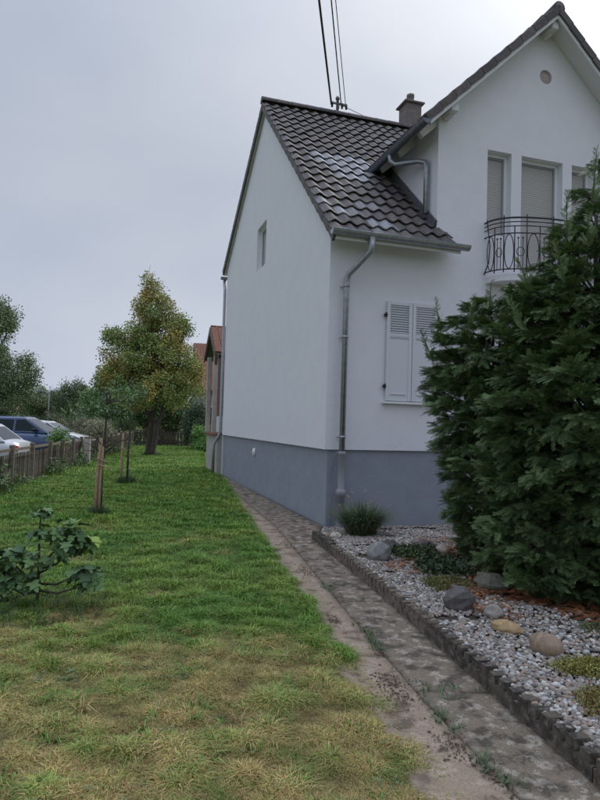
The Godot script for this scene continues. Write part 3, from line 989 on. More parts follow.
func shutters(h: Node3D):
	# pair of closed panel shutters with louvred upper fields
	var sm := MB.new().smooth(false)
	sm.box(Vector3.ZERO, Vector3(0.325, 0.008, 0.034), Basis(Vector3.RIGHT, 0.7))
	var slat := sm.done()
	for s in 2:
		var u0 := 0.985 + s * 0.462
		var u1 := u0 + 0.452
		var lo := 2.02
		var hi := 3.63
		var sh := Node3D.new()
		sh.name = numbered(h, "shutter")
		h.add_child(sh)
		var pn := MB.new().smooth(false)
		var z := -0.03
		var th := 0.034
		# stiles, rails, lower panel
		pn.box(H(u0 + 0.03, (lo + hi) / 2, z), Vector3(0.06, hi - lo, th), Basis.IDENTITY, 0.004)
		pn.box(H(u1 - 0.03, (lo + hi) / 2, z), Vector3(0.06, hi - lo, th), Basis.IDENTITY, 0.004)
		pn.box(H((u0 + u1) / 2, hi - 0.03, z), Vector3(0.332, 0.06, th), Basis.IDENTITY, 0.004)
		pn.box(H((u0 + u1) / 2, 3.085, z), Vector3(0.332, 0.05, th), Basis.IDENTITY, 0.004)
		pn.box(H((u0 + u1) / 2, (lo + 3.06) / 2, z + 0.006), Vector3(0.332, 3.06 - lo, th - 0.012))
		pn.box(H((u0 + u1) / 2, lo + 0.11, z - 0.014), Vector3(0.27, 0.02, 0.012), Basis.IDENTITY, 0.003)
		pn.box(H((u0 + u1) / 2, 3.045, z - 0.014), Vector3(0.325, 0.014, 0.012), Basis.IDENTITY, 0.003)
		part(sh, "panel", pn.done(), M.shutter)
		var bk := MB.new().smooth(false)
		bk.box(H((u0 + u1) / 2, 3.34, -0.008), Vector3(0.33, 0.46, 0.008))
		part(sh, "backing", bk.done(), M.shutter)
		for k in 12:
			part(sh, "slat", slat, M.shutter, Transform3D(Basis.IDENTITY, H((u0 + u1) / 2, 3.13 + k * 0.0385, -0.028)))
		for y in [2.25, 3.40]:
			var hg := MB.new().smooth(false)
			var uh := u0 - 0.02 if s == 0 else u1 + 0.02
			hg.box(H(uh, y, -0.035), Vector3(0.05, 0.045, 0.04), Basis.IDENTITY, 0.005)
			hg.tube([H(uh, y - 0.04, -0.05), H(uh, y + 0.04, -0.05)], 0.012, 8)
			part(sh, "hinge", hg.done(), M.black)
	var sl := MB.new().smooth(false)
	sl.box(H(1.44, 1.985, -0.035), Vector3(1.0, 0.035, 0.075), Basis.IDENTITY, 0.006)
	part(h, "window_sill", sl.done(), M.frame)

func bal(t: float, bulge := 0.0) -> Vector2:
	# plan of the bowed balcony, t from 0 to 1
	var a := PI * (1.0 - t)
	return Vector2(3.96 + cos(a) * (1.16 + bulge), -0.62 * pow(maxf(sin(a), 0.0), 0.75) - bulge * 0.8)

func balcony(h: Node3D):
	var b := Node3D.new()
	b.name = "balcony"
	h.add_child(b)
	b.set_meta("label", "bowed black wrought iron balcony railing")
	var sl := MB.new().smooth(false)
	var poly := []
	for i in 25:
		var q := bal(i / 24.0, -0.03)
		poly.append(Vector2(q.x, q.y))
	sl.prism(poly.map(func(q): return Vector2(q.x, -q.y)), Basis(Vector3.RIGHT, Vector3.BACK, Vector3.DOWN), Vector3(0, 4.2, 0), 0.11)
	part(b, "slab", sl.done(), M.white)
	for e in [[5.13, 0.016], [5.06, 0.009], [4.99, 0.009], [4.87, 0.011], [4.27, 0.011]]:
		var p := []
		for i in 33:
			var q := bal(i / 32.0)
			p.append(H(q.x, e[0], q.y))
		part(b, "rail", MB.new().smooth(true).tube(p, e[1], 6).done(), M.iron)
	for i in 15:
		var t := 0.015 + 0.97 * i / 14.0
		var q := bal(t)
		var tall := i % 2 == 0
		var p := [H(q.x, 4.22, q.y), H(q.x, 5.18 if tall else 4.99, q.y)]
		if i == 0 or i == 14:
			p = [H(q.x - 0.05, 4.22, q.y), H(q.x, 4.42, q.y - 0.06), H(q.x, 4.7, q.y - 0.09), H(q.x, 5.17, q.y)]
		part(b, "baluster", MB.new().smooth(true).tube(p, 0.010, 6).done(), M.iron)
		if i == 14: continue
		var c := 0.015 + 0.97 * (i + 0.5) / 14.0
		if i % 2 == 0:
			# oval hoop
			var p2 := []
			for k in 21:
				var a := TAU * k / 20.0
				var qq := bal(c + cos(a) * 0.030)
				p2.append(H(qq.x, 4.57 + sin(a) * 0.29, qq.y))
			part(b, "hoop", MB.new().smooth(true).tube(p2, 0.008, 6, false).done(), M.iron)
		else:
			# two short rods with ball tops and a ring between them
			for sgn in [-1.0, 1.0]:
				var qr := bal(c + sgn * 0.013)
				var rod := MB.new().smooth(true)
				rod.tube([H(qr.x, 4.27, qr.y), H(qr.x, 4.78, qr.y)], 0.006, 6)
				rod.lathe(H(qr.x, 4.79, qr.y), [Vector2(0.0, -0.018), Vector2(0.016, -0.008), Vector2(0.016, 0.008), Vector2(0.0, 0.018)], 8)
				part(b, "finial_rod", rod.done(), M.iron)
			var p3 := []
			for k in 17:
				var a := TAU * k / 16.0
				var qq := bal(c + cos(a) * 0.022)
				p3.append(H(qq.x, 4.56 + sin(a) * 0.075, qq.y))
			part(b, "ring", MB.new().smooth(true).tube(p3, 0.007, 6, false).done(), M.iron)

func main_roof(h: Node3D, y0: float, kf: float, kr: float, wr: float, ya: float):
	var rf := Node3D.new()
	rf.name = "roof"
	h.add_child(rf)
	var th := atan(kf)
	# deck with thickness, front and rear slopes
	var dk := MB.new().smooth(false)
	var wE := -0.40
	var t := 0.09
	var pf := [Vector2(wE, y0 + kf * wE), Vector2(wr, ya), Vector2(9.4, ya - kr * (9.4 - wr)), Vector2(9.4, ya - kr * (9.4 - wr) + t), Vector2(wr, ya + t * 1.2), Vector2(wE, y0 + kf * wE + t)]
	dk.prism(pf, Basis(Vector3.FORWARD, Vector3.UP, Vector3.RIGHT), Vector3(-0.07, 0, 0), 1.99)
	# right of the cheek the front slope starts behind the gable wall
	var pf2 := [Vector2(1.0, y0 + kf * 1.0), Vector2(wr, ya), Vector2(9.4, ya - kr * (9.4 - wr)), Vector2(9.4, ya - kr * (9.4 - wr) + t), Vector2(wr, ya + t * 1.2), Vector2(1.0, y0 + kf * 1.0 + t)]
	dk.prism(pf2, Basis(Vector3.FORWARD, Vector3.UP, Vector3.RIGHT), Vector3(1.92, 0, 0), 4.13)
	dk.prism(pf, Basis(Vector3.FORWARD, Vector3.UP, Vector3.RIGHT), Vector3(6.05, 0, 0), 2.25)
	var pf3 := [Vector2(wE, y0 + kf * wE), Vector2(-0.003, y0), Vector2(-0.003, y0 + t), Vector2(wE, y0 + kf * wE + t)]
	dk.prism(pf3, Basis(Vector3.FORWARD, Vector3.UP, Vector3.RIGHT), Vector3(1.92, 0, 0), 0.17)
	part(rf, "deck", dk.done(), M.white_wood)
	# tiles of the front slope
	var meshes := [roof_tile(0.252, 0.40, 0.042, 0), roof_tile(0.252, 0.40, 0.046, 1), roof_tile(0.252, 0.40, 0.039, 2)]
	var pale := [[0, 3], [1, 2], [2, 2], [2, 9], [2, 10], [3, 1], [3, 3], [3, 7], [3, 8], [3, 9], [3, 10], [4, 1], [4, 3], [4, 7], [4, 8], [4, 9], [4, 10], [5, 7], [5, 8], [5, 9], [5, 10], [6, 8], [6, 9], [6, 10]]
	var sdir := Vector3(0, sin(th), -cos(th))
	var nrm := Vector3(0, cos(th), sin(th))
	var base := H(0, y0 + kf * -0.44 + t + 0.004, -0.44)
	for row in 21:
		for col in 17:
			var u := -0.115 + 0.24 * (col + 0.5)
			var w := -0.44 + cos(th) * 0.345 * row
			if w < -0.2 and u > 2.14: continue
			var ym := y0 + kf * (w + 0.15)
			if u > 1.98 and w > -0.3 and ym < gable_top(u): continue
			if w + 0.24 > wr: continue
			var m: Material = M.tiles[rng.randi() % M.tiles.size()]
			if [col, row] in pale: m = M.tile_pale if rng.randf() < (0.9 if row > 6 else 0.45) else M.tile_mid
			elif rng.randf() < 0.05: m = M.tile_mid
			var pos := base + sdir * (0.345 * row) + Vector3(u, 0, 0) + nrm * rng.randf_range(-0.004, 0.004)
			var bs := Basis(Vector3.RIGHT, nrm, -sdir) * Basis(Vector3.UP, rng.randf_range(-0.012, 0.012)) * Basis(Vector3.BACK, rng.randf_range(-0.01, 0.01))
			part(rf, "tile", meshes[rng.randi() % 3], m, Transform3D(bs, pos))
	# verge tiles up the front edge and down the rear edge of the gable
	for row in 20:
		var p := base + sdir * (0.345 * row)
		var v := MB.new().smooth(false)
		v.box(Vector3(0, -0.05, -0.1725), Vector3(0.04, 0.15, 0.343), Basis(Vector3.RIGHT, 0.06), 0.006)
		part(rf, "verge_tile", v.done(), M.tiles[row % 5], Transform3D(Basis(Vector3.RIGHT, nrm, -sdir), p + Vector3(-0.085, 0.015, 0)))
	var tr := atan(kr)
	var rs := Vector3(0, -sin(tr), -cos(tr))
	var rn := Vector3(0, cos(tr), -sin(tr))
	var rbase := H(0, ya + t + 0.01, wr)
	var vm := MB.new().smooth(false)
	vm.box(Vector3(0, -0.045, 0.1725), Vector3(0.045, 0.18, 0.343), Basis(Vector3.RIGHT, -0.06), 0.006)
	var vmm := vm.done()
	for row in 16:
		part(rf, "verge_tile", vmm, M.tiles[(row * 2) % 5], Transform3D(Basis(Vector3.LEFT, rn, rs), rbase + rs * (0.345 * row) + Vector3(-0.085, 0.01, 0)))
	var rt := MB.new().smooth(false)
	for row in 16:
		rt.box(rbase + rs * (0.345 * (row + 0.5)) + Vector3(4.06, 0.03, 0), Vector3(8.25, 0.03, 0.40), Basis(Vector3.LEFT, rn, rs) * Basis(Vector3.RIGHT, 0.09))
	for row in 20:
		rt.box(base + sdir * (0.345 * (row + 0.5)) + Vector3(7.18, 0.03, 0), Vector3(2.2, 0.03, 0.40), Basis(Vector3.RIGHT, nrm, -sdir) * Basis(Vector3.RIGHT, 0.09))
	var rto := part(rf, "rear_tiles", rt.done(), M.tiles[0])
	rto.set_meta("kind", "stuff")
	# ridge
	var rg := MB.new().smooth(true)
	var pr := []
	for k in 9:
		var a := -0.25 + (PI + 0.5) * k / 8.0
		pr.append(Vector2(cos(a) * 0.12, sin(a) * 0.10))
	for k in 8:
		rg.face([Vector3(0, pr[k].y, pr[k].x), Vector3(0, pr[k + 1].y, pr[k + 1].x), Vector3(0.40, pr[k + 1].y * 0.9, pr[k + 1].x * 0.9), Vector3(0.40, pr[k].y * 0.9, pr[k].x * 0.9)], Vector3(0, pr[k].y + 0.01, pr[k].x))
	rg.smooth(false)
	rg.face(pr.map(func(q): return Vector3(0, q.y, q.x)), Vector3.LEFT)
	var rgm := rg.done()
	for k in 23:
		part(rf, "ridge_tile", rgm, M.tiles[(k * 3) % 5], Transform3D(Basis(Vector3.BACK, 0.01), H(-0.12 + k * 0.36, ya + t + 0.075, wr)))

func cross_roof(h: Node3D):
	var rf := Node3D.new()
	rf.name = numbered(h, "gable_roof")
	h.add_child(rf)
	var k := 0.947
	var th := atan(k)
	var uc := 3.96
	var ue := 1.52
	var ys := 6.86 + k * (ue - 1.87)
	var yt := 6.86 + k * (uc - 1.87)
	var w0 := -0.36
	var w1 := 4.5
	for s in [-1.0, 1.0]:
		var ux := func(u): return uc + (u - uc) * (-s)
		var dk := MB.new().smooth(false)
		var t := 0.07
		var pf := [Vector2(ux.call(ue), ys), Vector2(uc, yt), Vector2(uc, yt + t), Vector2(ux.call(ue), ys + t)]
		dk.prism(pf, Basis(Vector3.RIGHT, Vector3.UP, Vector3.FORWARD), H(0, 0.004, w0 + 0.04), w1 - w0)
		part(rf, "soffit", dk.done(), M.white_wood)
		var bb := MB.new().smooth(false)
		var pb := [Vector2(ux.call(ue), ys - 0.05), Vector2(uc - s * -0.0, yt - 0.05), Vector2(uc, yt + 0.1), Vector2(ux.call(ue), ys + 0.1)]
		bb.prism(pb, Basis(Vector3.RIGHT, Vector3.UP, Vector3.FORWARD), H(0, 0, w0), 0.036)
		part(rf, "barge_board", bb.done(), M.white_wood)
		# tile courses, seen as a stepped dark edge; the first tile of each course is a verge tile
		var sd := Vector3(-s * cos(th), sin(th), 0)
		var nn := Vector3(s * sin(th), cos(th), 0)
		var e0 := H(ux.call(ue - 0.07), ys + t + 0.03 - 0.07 * k, 0)
		var zx := sd.cross(nn)
		var vt := MB.new().smooth(false)
		vt.box(Vector3(0.20, 0.045, 0), Vector3(0.42, 0.05, 0.26), Basis(Vector3.BACK, -0.05), 0.01)
		vt.box(Vector3(0.1725, 0.005, -0.118 * s), Vector3(0.343, 0.125, 0.03), Basis(Vector3.BACK, -0.04), 0.006)
		var vm := vt.done()
		var crs := MB.new().smooth(false)
		for row in 10:
			var p := e0 + sd * (0.345 * row)
			part(rf, "verge_tile", vm, M.tiles[(row * 2 + int(s) + 5) % 5], Transform3D(Basis(sd, nn, zx), p + H(0, 0, w0 + 0.10)))
			crs.box(p + sd * 0.2 + nn * 0.04 + H(0, 0, (w1 + w0) * 0.5 + 0.2), Vector3(0.42, 0.04, w1 - w0 - 0.35), Basis(sd, nn, sd.cross(nn)) * Basis(Vector3.BACK, -0.08))
		var co := part(rf, "tile_courses", crs.done(), M.tiles[1])
		co.set_meta("kind", "stuff")
	# ridge caps
	for i in 12:
		var rg := MB.new().smooth(true)
		rg.lathe(Vector3.ZERO, [Vector2(0.115, 0.0), Vector2(0.10, 0.40), Vector2(0.0, 0.40)], 14, Basis(Vector3.RIGHT, -PI / 2))
		rg.lathe(Vector3.ZERO, [Vector2(0.0, 0.0), Vector2(0.115, 0.0)], 14, Basis(Vector3.RIGHT, -PI / 2))
		part(rf, "ridge_tile", rg.done(), M.tiles[(i * 2) % 5], Transform3D(Basis.IDENTITY, H(uc, yt + 0.12, w0 - 0.03 + i * 0.37)))
	# purlin ends under the verge and rafter tails under the side eave
	for e in [[2.0, 6.86 + k * 0.13 - 0.09], [uc, yt - 0.12], [5.92, 6.86 + k * 0.13 - 0.09]]:
		var pu := MB.new().smooth(false)
		pu.box(H(e[0], e[1], -0.13), Vector3(0.14, 0.16, 0.34), Basis.IDENTITY, 0.012)
		pu.box(H(e[0], e[1] - 0.09, -0.08), Vector3(0.10, 0.05, 0.2), Basis.IDENTITY, 0.012)
		part(rf, "purlin_end", pu.done(), M.white_wood)
	for w in [0.10, 0.85, 1.6]:
		var ra := MB.new().smooth(false)
		ra.bar(H(1.90, 6.86 + k * 0.03 - 0.08, w), H(1.56, 6.86 - k * 0.31 - 0.06, w), 0.10, 0.13, Vector3.UP, 0.01)
		part(rf, "rafter_tail", ra.done(), M.white_wood)

func gutter(a: Vector3, b: Vector3, r: float) -> ArrayMesh:
	var mb := MB.new().smooth(true)
	var d := (b - a).normalized()
	var sx := Vector3.UP.cross(d).normalized()
	var n := 10
	for i in n:
		var p := []
		for k in [i, i + 1]:
			var an: float = PI + PI * k / n
			p.append(sx * cos(an) * r + Vector3.UP * sin(an) * r)
		var o: Vector3 = p[0] + p[1]
		mb.face([a + p[0], a + p[1], b + p[1], b + p[0]], o)
		mb.face([a + p[0] * 0.93, a + p[1] * 0.93, b + p[1] * 0.93, b + p[0] * 0.93], -o)
	mb.tube([a + sx * r, b + sx * r], 0.009, 6)
	mb.tube([a - sx * r, b - sx * r], 0.007, 6)
	mb.smooth(false)
	for e in [a, b]:
		var cap := []
		for k in n + 1:
			var an: float = PI + PI * k / n
			cap.append(e + sx * cos(an) * r + Vector3.UP * sin(an) * r)
		mb.face(cap, -d if e == a else d)
	return mb.done()

func drains(h: Node3D, _wr: float):
	var g := part(h, "gutter", gutter(H(-0.15, 4.535, -0.46), H(2.2, 4.53, -0.46), 0.075), M.zinc)
	for u in [0.3, 1.0, 1.7]:
		var br := MB.new().smooth(true)
		br.tube([H(u, 4.535, -0.385), H(u, 4.54, -0.465), H(u, 4.535, -0.54), H(u, 4.49, -0.525)], 0.006, 5)
		part(g, "bracket", br.done(), M.zinc)
	var p := part(h, "downpipe", MB.new().smooth(true).tube([H(0.50, 4.48, -0.46), H(0.50, 4.33, -0.455), H(0.49, 4.27, -0.44), H(0.38, 4.11, -0.28), H(0.27, 3.97, -0.135), H(0.25, 3.90, -0.11), H(0.245, 3.82, -0.105), H(0.24, 1.2, -0.105)], [0.062, 0.05, 0.046, 0.045, 0.045, 0.046, 0.045, 0.045], 14).done(), M.zinc)
	for y in [3.78, 2.98, 1.42]:
		var cl := MB.new().smooth(true)
		cl.lathe(H(0.243, y, -0.105), [Vector2(0.045, -0.02), Vector2(0.053, -0.018), Vector2(0.053, 0.018), Vector2(0.045, 0.02)], 14)
		cl.box(H(0.243, y, -0.03), Vector3(0.14, 0.014, 0.02))
		cl.box(H(0.243, y, -0.05), Vector3(0.014, 0.014, 0.06))
		part(p, "clip", cl.done(), M.zinc)
	var lo := MB.new().smooth(true)
	lo.lathe(H(0.24, 0, -0.10), [Vector2(0.065, 0.02), Vector2(0.065, 0.50), Vector2(0.075, 0.505), Vector2(0.08, 0.56), Vector2(0.08, 0.60), Vector2(0.06, 0.61), Vector2(0.054, 0.62), Vector2(0.054, 1.14), Vector2(0.062, 1.15), Vector2(0.062, 1.19), Vector2(0.045, 1.2)], 16)
	part(h, "drain_pipe", lo.done(), M.cast)
	part(h, "cable", MB.new().smooth(true).tube([H(0.12, 0.02, -0.02), H(0.115, 0.35, 0.0), H(0.13, 0.62, 0.0), H(0.10, 0.85, 0.005), H(0.15, 1.1, 0.0), H(0.2, 1.2, -0.04)], 0.006, 6).done(), M.cast)
	# cross gable eave gutter and its short pipe onto the main roof
	part(h, "gutter", gutter(H(1.43, 6.545, 2.02), H(1.43, 6.53, -0.42), 0.075), M.zinc_dark)
	part(h, "downpipe", MB.new().smooth(true).tube([H(1.43, 6.48, 0.92), H(1.43, 6.38, 0.91), H(1.5, 6.30, 0.85), H(1.72, 6.22, 0.42), H(1.79, 6.16, 0.29), H(1.80, 6.08, 0.27), H(1.80, 5.26, 0.27)], [0.055, 0.045, 0.043, 0.043, 0.043, 0.043, 0.043], 12).done(), M.zinc)
	# flashing at the cheek
	var fl := MB.new().smooth(false)
	fl.bar(H(1.845, 5.0, 0.0), H(1.845, 4.99 + 0.889 * 2.1, 2.1), 0.03, 0.12)
	part(h, "flashing", fl.done(), M.zinc_dark)
	# rear corner gutter and pipe
	part(h, "gutter", gutter(H(-0.14, 6.02, 9.46), H(3.0, 6.02, 9.46), 0.075), M.zinc)
	part(h, "downpipe", MB.new().smooth(true).tube([H(-0.02, 5.95, 9.46), H(-0.03, 5.8, 9.42), H(-0.05, 5.62, 9.19), H(-0.05, 5.5, 9.16), H(-0.05, 1.35, 9.16), H(-0.09, 1.18, 9.18), H(-0.19, 0.98, 9.25), H(-0.22, 0.88, 9.25), H(-0.22, 0.0, 9.25)], 0.045, 10).done(), M.zinc)

# ---------------------------------------------------------------- outbuilding and neighbour house
func tile_courses(a: Vector3, along_v: Vector3, lenv: float, up: Vector3, rows: int, step: float, n: Vector3) -> ArrayMesh:
	var mb := MB.new().smooth(false)
	var cols := int(lenv / 0.22)
	for r in rows:
		for c in cols:
			mb.box(a + along_v * (0.22 * (c + 0.5)) + up * step * (r + 0.5) + n * 0.02, Vector3(0.205, 0.03, step * 1.15), Basis(along_v, n, along_v.cross(n)) * Basis(Vector3.RIGHT, 0.07 if along_v.cross(n).dot(up) < 0 else -0.07))
	return mb.done()

func build_outbuilding():
	var o := thing("outbuilding", "small red tiled outbuilding with timber brace behind the white house", "outbuilding", HOUSE_AT, HOUSE_YAW)
	var lw := MB.new().smooth(false)
	lw.box(H(0.02, 0.55, 10.35), Vector3(0.24, 1.3, 2.2))
	part(o, "low_wall", lw.done(), M.beige)
	var cop := MB.new().smooth(false)
	for i in 9: cop.box(H(0.0, 1.235, 9.4 + i * 0.24), Vector3(0.42, 0.05, 0.23), Basis(Vector3.BACK, 0.12), 0.008)
	part(o, "coping", cop.done(), M.red_tile)
	var wl := MB.new().smooth(false)
	wl.box(H(2.0, 0.9, 11.0), Vector3(3.8, 1.75, 1.7))
	part(o, "wall", wl.done(), M.frame)
	var up := MB.new().smooth(false)
	up.box(H(2.02, 2.7, 11.0), Vector3(3.76, 1.95, 1.64))
	part(o, "upper_wall", up.done(), M.red_panel)
	var e := 9.85
	var r := 10.95
	var dk := MB.new().smooth(false)
	dk.prism([Vector2(e, 3.68), Vector2(r, 4.55), Vector2(2 * r - e, 3.68), Vector2(2 * r - e, 3.76), Vector2(r, 4.64), Vector2(e, 3.76)], Basis(Vector3.FORWARD, Vector3.UP, Vector3.RIGHT), Vector3(-0.16, 0, 0), 4.0)
	part(o, "deck", dk.done(), M.wood_grey)
	var sl := atan2(0.87, r - e)
	var upv := H(0, sin(sl), cos(sl))
	part(o, "roof_tiles", tile_courses(H(-0.18, 3.78, e - 0.05), Vector3.RIGHT, 4.0, upv, 5, 0.3, Vector3(0, cos(sl), sin(sl))), M.red_tile).set_meta("kind", "stuff")
	var upr := H(0, sin(sl), -cos(sl))
	part(o, "roof_tiles", tile_courses(H(-0.18, 3.78, 2 * r - e + 0.05), Vector3.RIGHT, 4.0, upr, 5, 0.3, Vector3(0, cos(sl), -sin(sl))), M.red_tile).set_meta("kind", "stuff")
	var bg := MB.new().smooth(false)
	bg.prism([Vector2(e - 0.03, 3.62), Vector2(r, 4.48), Vector2(2 * r - e, 3.62), Vector2(2 * r - e, 3.8), Vector2(r, 4.69), Vector2(e - 0.03, 3.8)], Basis(Vector3.FORWARD, Vector3.UP, Vector3.RIGHT), Vector3(-0.205, 0, 0), 0.04)
	part(o, "barge_board", bg.done(), M.wood_grey)
	for w in [10.2, 11.5]:
		var ps := MB.new().smooth(false)
		ps.box(H(-0.08, 2.5, w), Vector3(0.14, 2.5, 0.14), Basis.IDENTITY, 0.01)
		part(o, "post", ps.done(), M.beige)
	var br := MB.new().smooth(true)
	br.tube([H(-0.08, 3.0, 10.25), H(-0.09, 3.35, 10.2), H(-0.1, 3.6, 10.05), H(-0.12, 3.72, 9.85)], 0.05, 8)
	part(o, "brace", br.done(), M.wood_grey)
	# neighbour house far behind the tree
	var n := thing("neighbour_house", "neighbouring house with faded red tiled roof behind the big tree", "house", Vector3(-4.6, 0, -47), 0.25)
	var nw := MB.new().smooth(false)
	nw.box(Vector3(0, 1.9, 0), Vector3(7, 3.9, 8))
	part(n, "wall", nw.done(), M.beige)
	var nd := MB.new().smooth(false)
	nd.prism([Vector2(-4.5, 3.6), Vector2(0, 7.3), Vector2(4.5, 3.6), Vector2(4.5, 3.75), Vector2(0, 7.45), Vector2(-4.5, 3.75)], Basis(Vector3.BACK, Vector3.UP, Vector3.LEFT), Vector3(3.7, 0, 0), 7.4)
	var nr := part(n, "roof", nd.done(), M.wood_grey)
	var s2 := atan2(3.7, 4.5)
	part(nr, "roof_tiles", tile_courses(Vector3(-3.7, 3.76, 4.55), Vector3.RIGHT, 7.4, Vector3(0, sin(s2), -cos(s2)), 18, 0.325, Vector3(0, cos(s2), sin(s2))), M.red_tile).set_meta("kind", "stuff")
	for x in [-2.2, 0.4]:
		var wn := Node3D.new()
		wn.name = numbered(n, "window")
		n.add_child(wn)
		part(wn, "frame", MB.new().smooth(false).box(Vector3(x, 2.0, 4.02), Vector3(1.1, 1.3, 0.06)).done(), M.frame)
		part(wn, "pane", MB.new().smooth(false).box(Vector3(x, 2.0, 4.05), Vector3(0.95, 1.15, 0.03)).done(), M.glass_dark)

# ---------------------------------------------------------------- fences
func build_fences():
	var d := Vector3(-0.14973, 0, -0.98873)
	var o := thing("picket_fence", "weathered grey wooden picket fence between lawn and car park", "fence")
	var A := Vector3(-6.24, 0, -13.2)
	var stations := [-3.2, -1.5, 0.2, 1.75, 3.45, 4.85, 6.3, 7.75, 9.3, 10.9, 12.5, 14.1, 15.7, 17.3, 18.9, 20.5, 22.1]
	var pk := []
	for k in 3: pk.append(MB.new().smooth(false).box(Vector3(0, 0.40, 0), Vector3(0.032 - k * 0.003, 0.72 + k * 0.02, 0.018), Basis.IDENTITY, 0.003).done())
	var face_b := Basis(d, Vector3.UP, d.cross(Vector3.UP))
	for i in stations.size():
		var s: float = stations[i]
		var p := A + d * s
		var ps := MB.new().smooth(false)
		ps.box(Vector3(0, 0.46, 0), Vector3(0.10, 1.0, 0.10), Basis(Vector3.FORWARD, rng.randf_range(-0.04, 0.04)), 0.012)
		part(o, "post", ps.done(), M.wood_grey, Transform3D(face_b * Basis(Vector3.RIGHT, rng.randf_range(-0.05, 0.05)), p))
		if i + 1 == stations.size(): continue
		var q: Vector3 = A + d * stations[i + 1]
		for y in [0.84, 0.64, 0.16]:
			var rl := MB.new().smooth(false)
			var off := face_b.z * -0.02
			if y == 0.16: off = face_b.z * -0.03
			rl.bar(p + Vector3.UP * (y + rng.randf_range(-0.015, 0.015)) + d * 0.052 + off, q + Vector3.UP * (y + rng.randf_range(-0.015, 0.015)) - d * 0.052 + off, 0.03, 0.065, Vector3.UP, 0.004)
			part(o, "rail", rl.done(), M.wood_grey)
		var n := int((stations[i + 1] - s - 0.12) / 0.105)
		for k in n:
			if rng.randf() < 0.03: continue
			var pp := p + d * (0.11 + 0.105 * k) + face_b.z * 0.006
			part(o, "picket", pk[rng.randi() % 3], M.wood_dark if rng.randf() < 0.3 else M.wood_grey, Transform3D(face_b * Basis(Vector3.BACK, rng.randf_range(-0.03, 0.03)), pp))
	# stout pale post
	var pp2 := A + d * 7.6 + Vector3(0.22, 0, 0)
	var sp := thing("gate_post", "stout pale masonry post standing in front of the picket fence", "post", pp2, 0.15)
	part(sp, "shaft", MB.new().smooth(false).box(Vector3(0, 0.46, 0), Vector3(0.2, 0.92, 0.18), Basis.IDENTITY, 0.02).done(), M.beige)
	part(sp, "top", MB.new().smooth(false).box(Vector3(0, 0.94, 0), Vector3(0.23, 0.04, 0.2), Basis.IDENTITY, 0.012).done(), M.wood_grey)
	# far fence across the end of the lawn
	var f := thing("garden_fence", "dark slatted garden fence closing the far end of lawn", "fence")
	var a := Vector3(-9.75, 0, -36.2)
	var b := Vector3(-4.0, 0, -38.2)
	var dd := (b - a).normalized()
	var fb := Basis(dd, Vector3.UP, dd.cross(Vector3.UP))
	var ln := a.distance_to(b)
	var np := 4
	for i in np + 1:
		part(f, "post", MB.new().smooth(false).box(Vector3(0, 0.5, 0), Vector3(0.09, 1.05, 0.09), Basis.IDENTITY, 0.01).done(), M.wood_dark, Transform3D(fb, a + dd * (ln * i / np)))
	for y in [0.28, 0.82]:
		part(f, "rail", MB.new().smooth(false).bar(a + Vector3.UP * y + fb.z * 0.06, b + Vector3.UP * y + fb.z * 0.06, 0.03, 0.08).done(), M.wood_dark)
	var sm := MB.new().smooth(false).box(Vector3(0, 0.48, 0), Vector3(0.11, 0.94, 0.02), Basis.IDENTITY, 0.004).done()
	for i in int(ln / 0.2):
		part(f, "slat", sm, M.wood_dark, Transform3D(fb, a + dd * (0.15 + i * 0.2) + fb.z * 0.09))

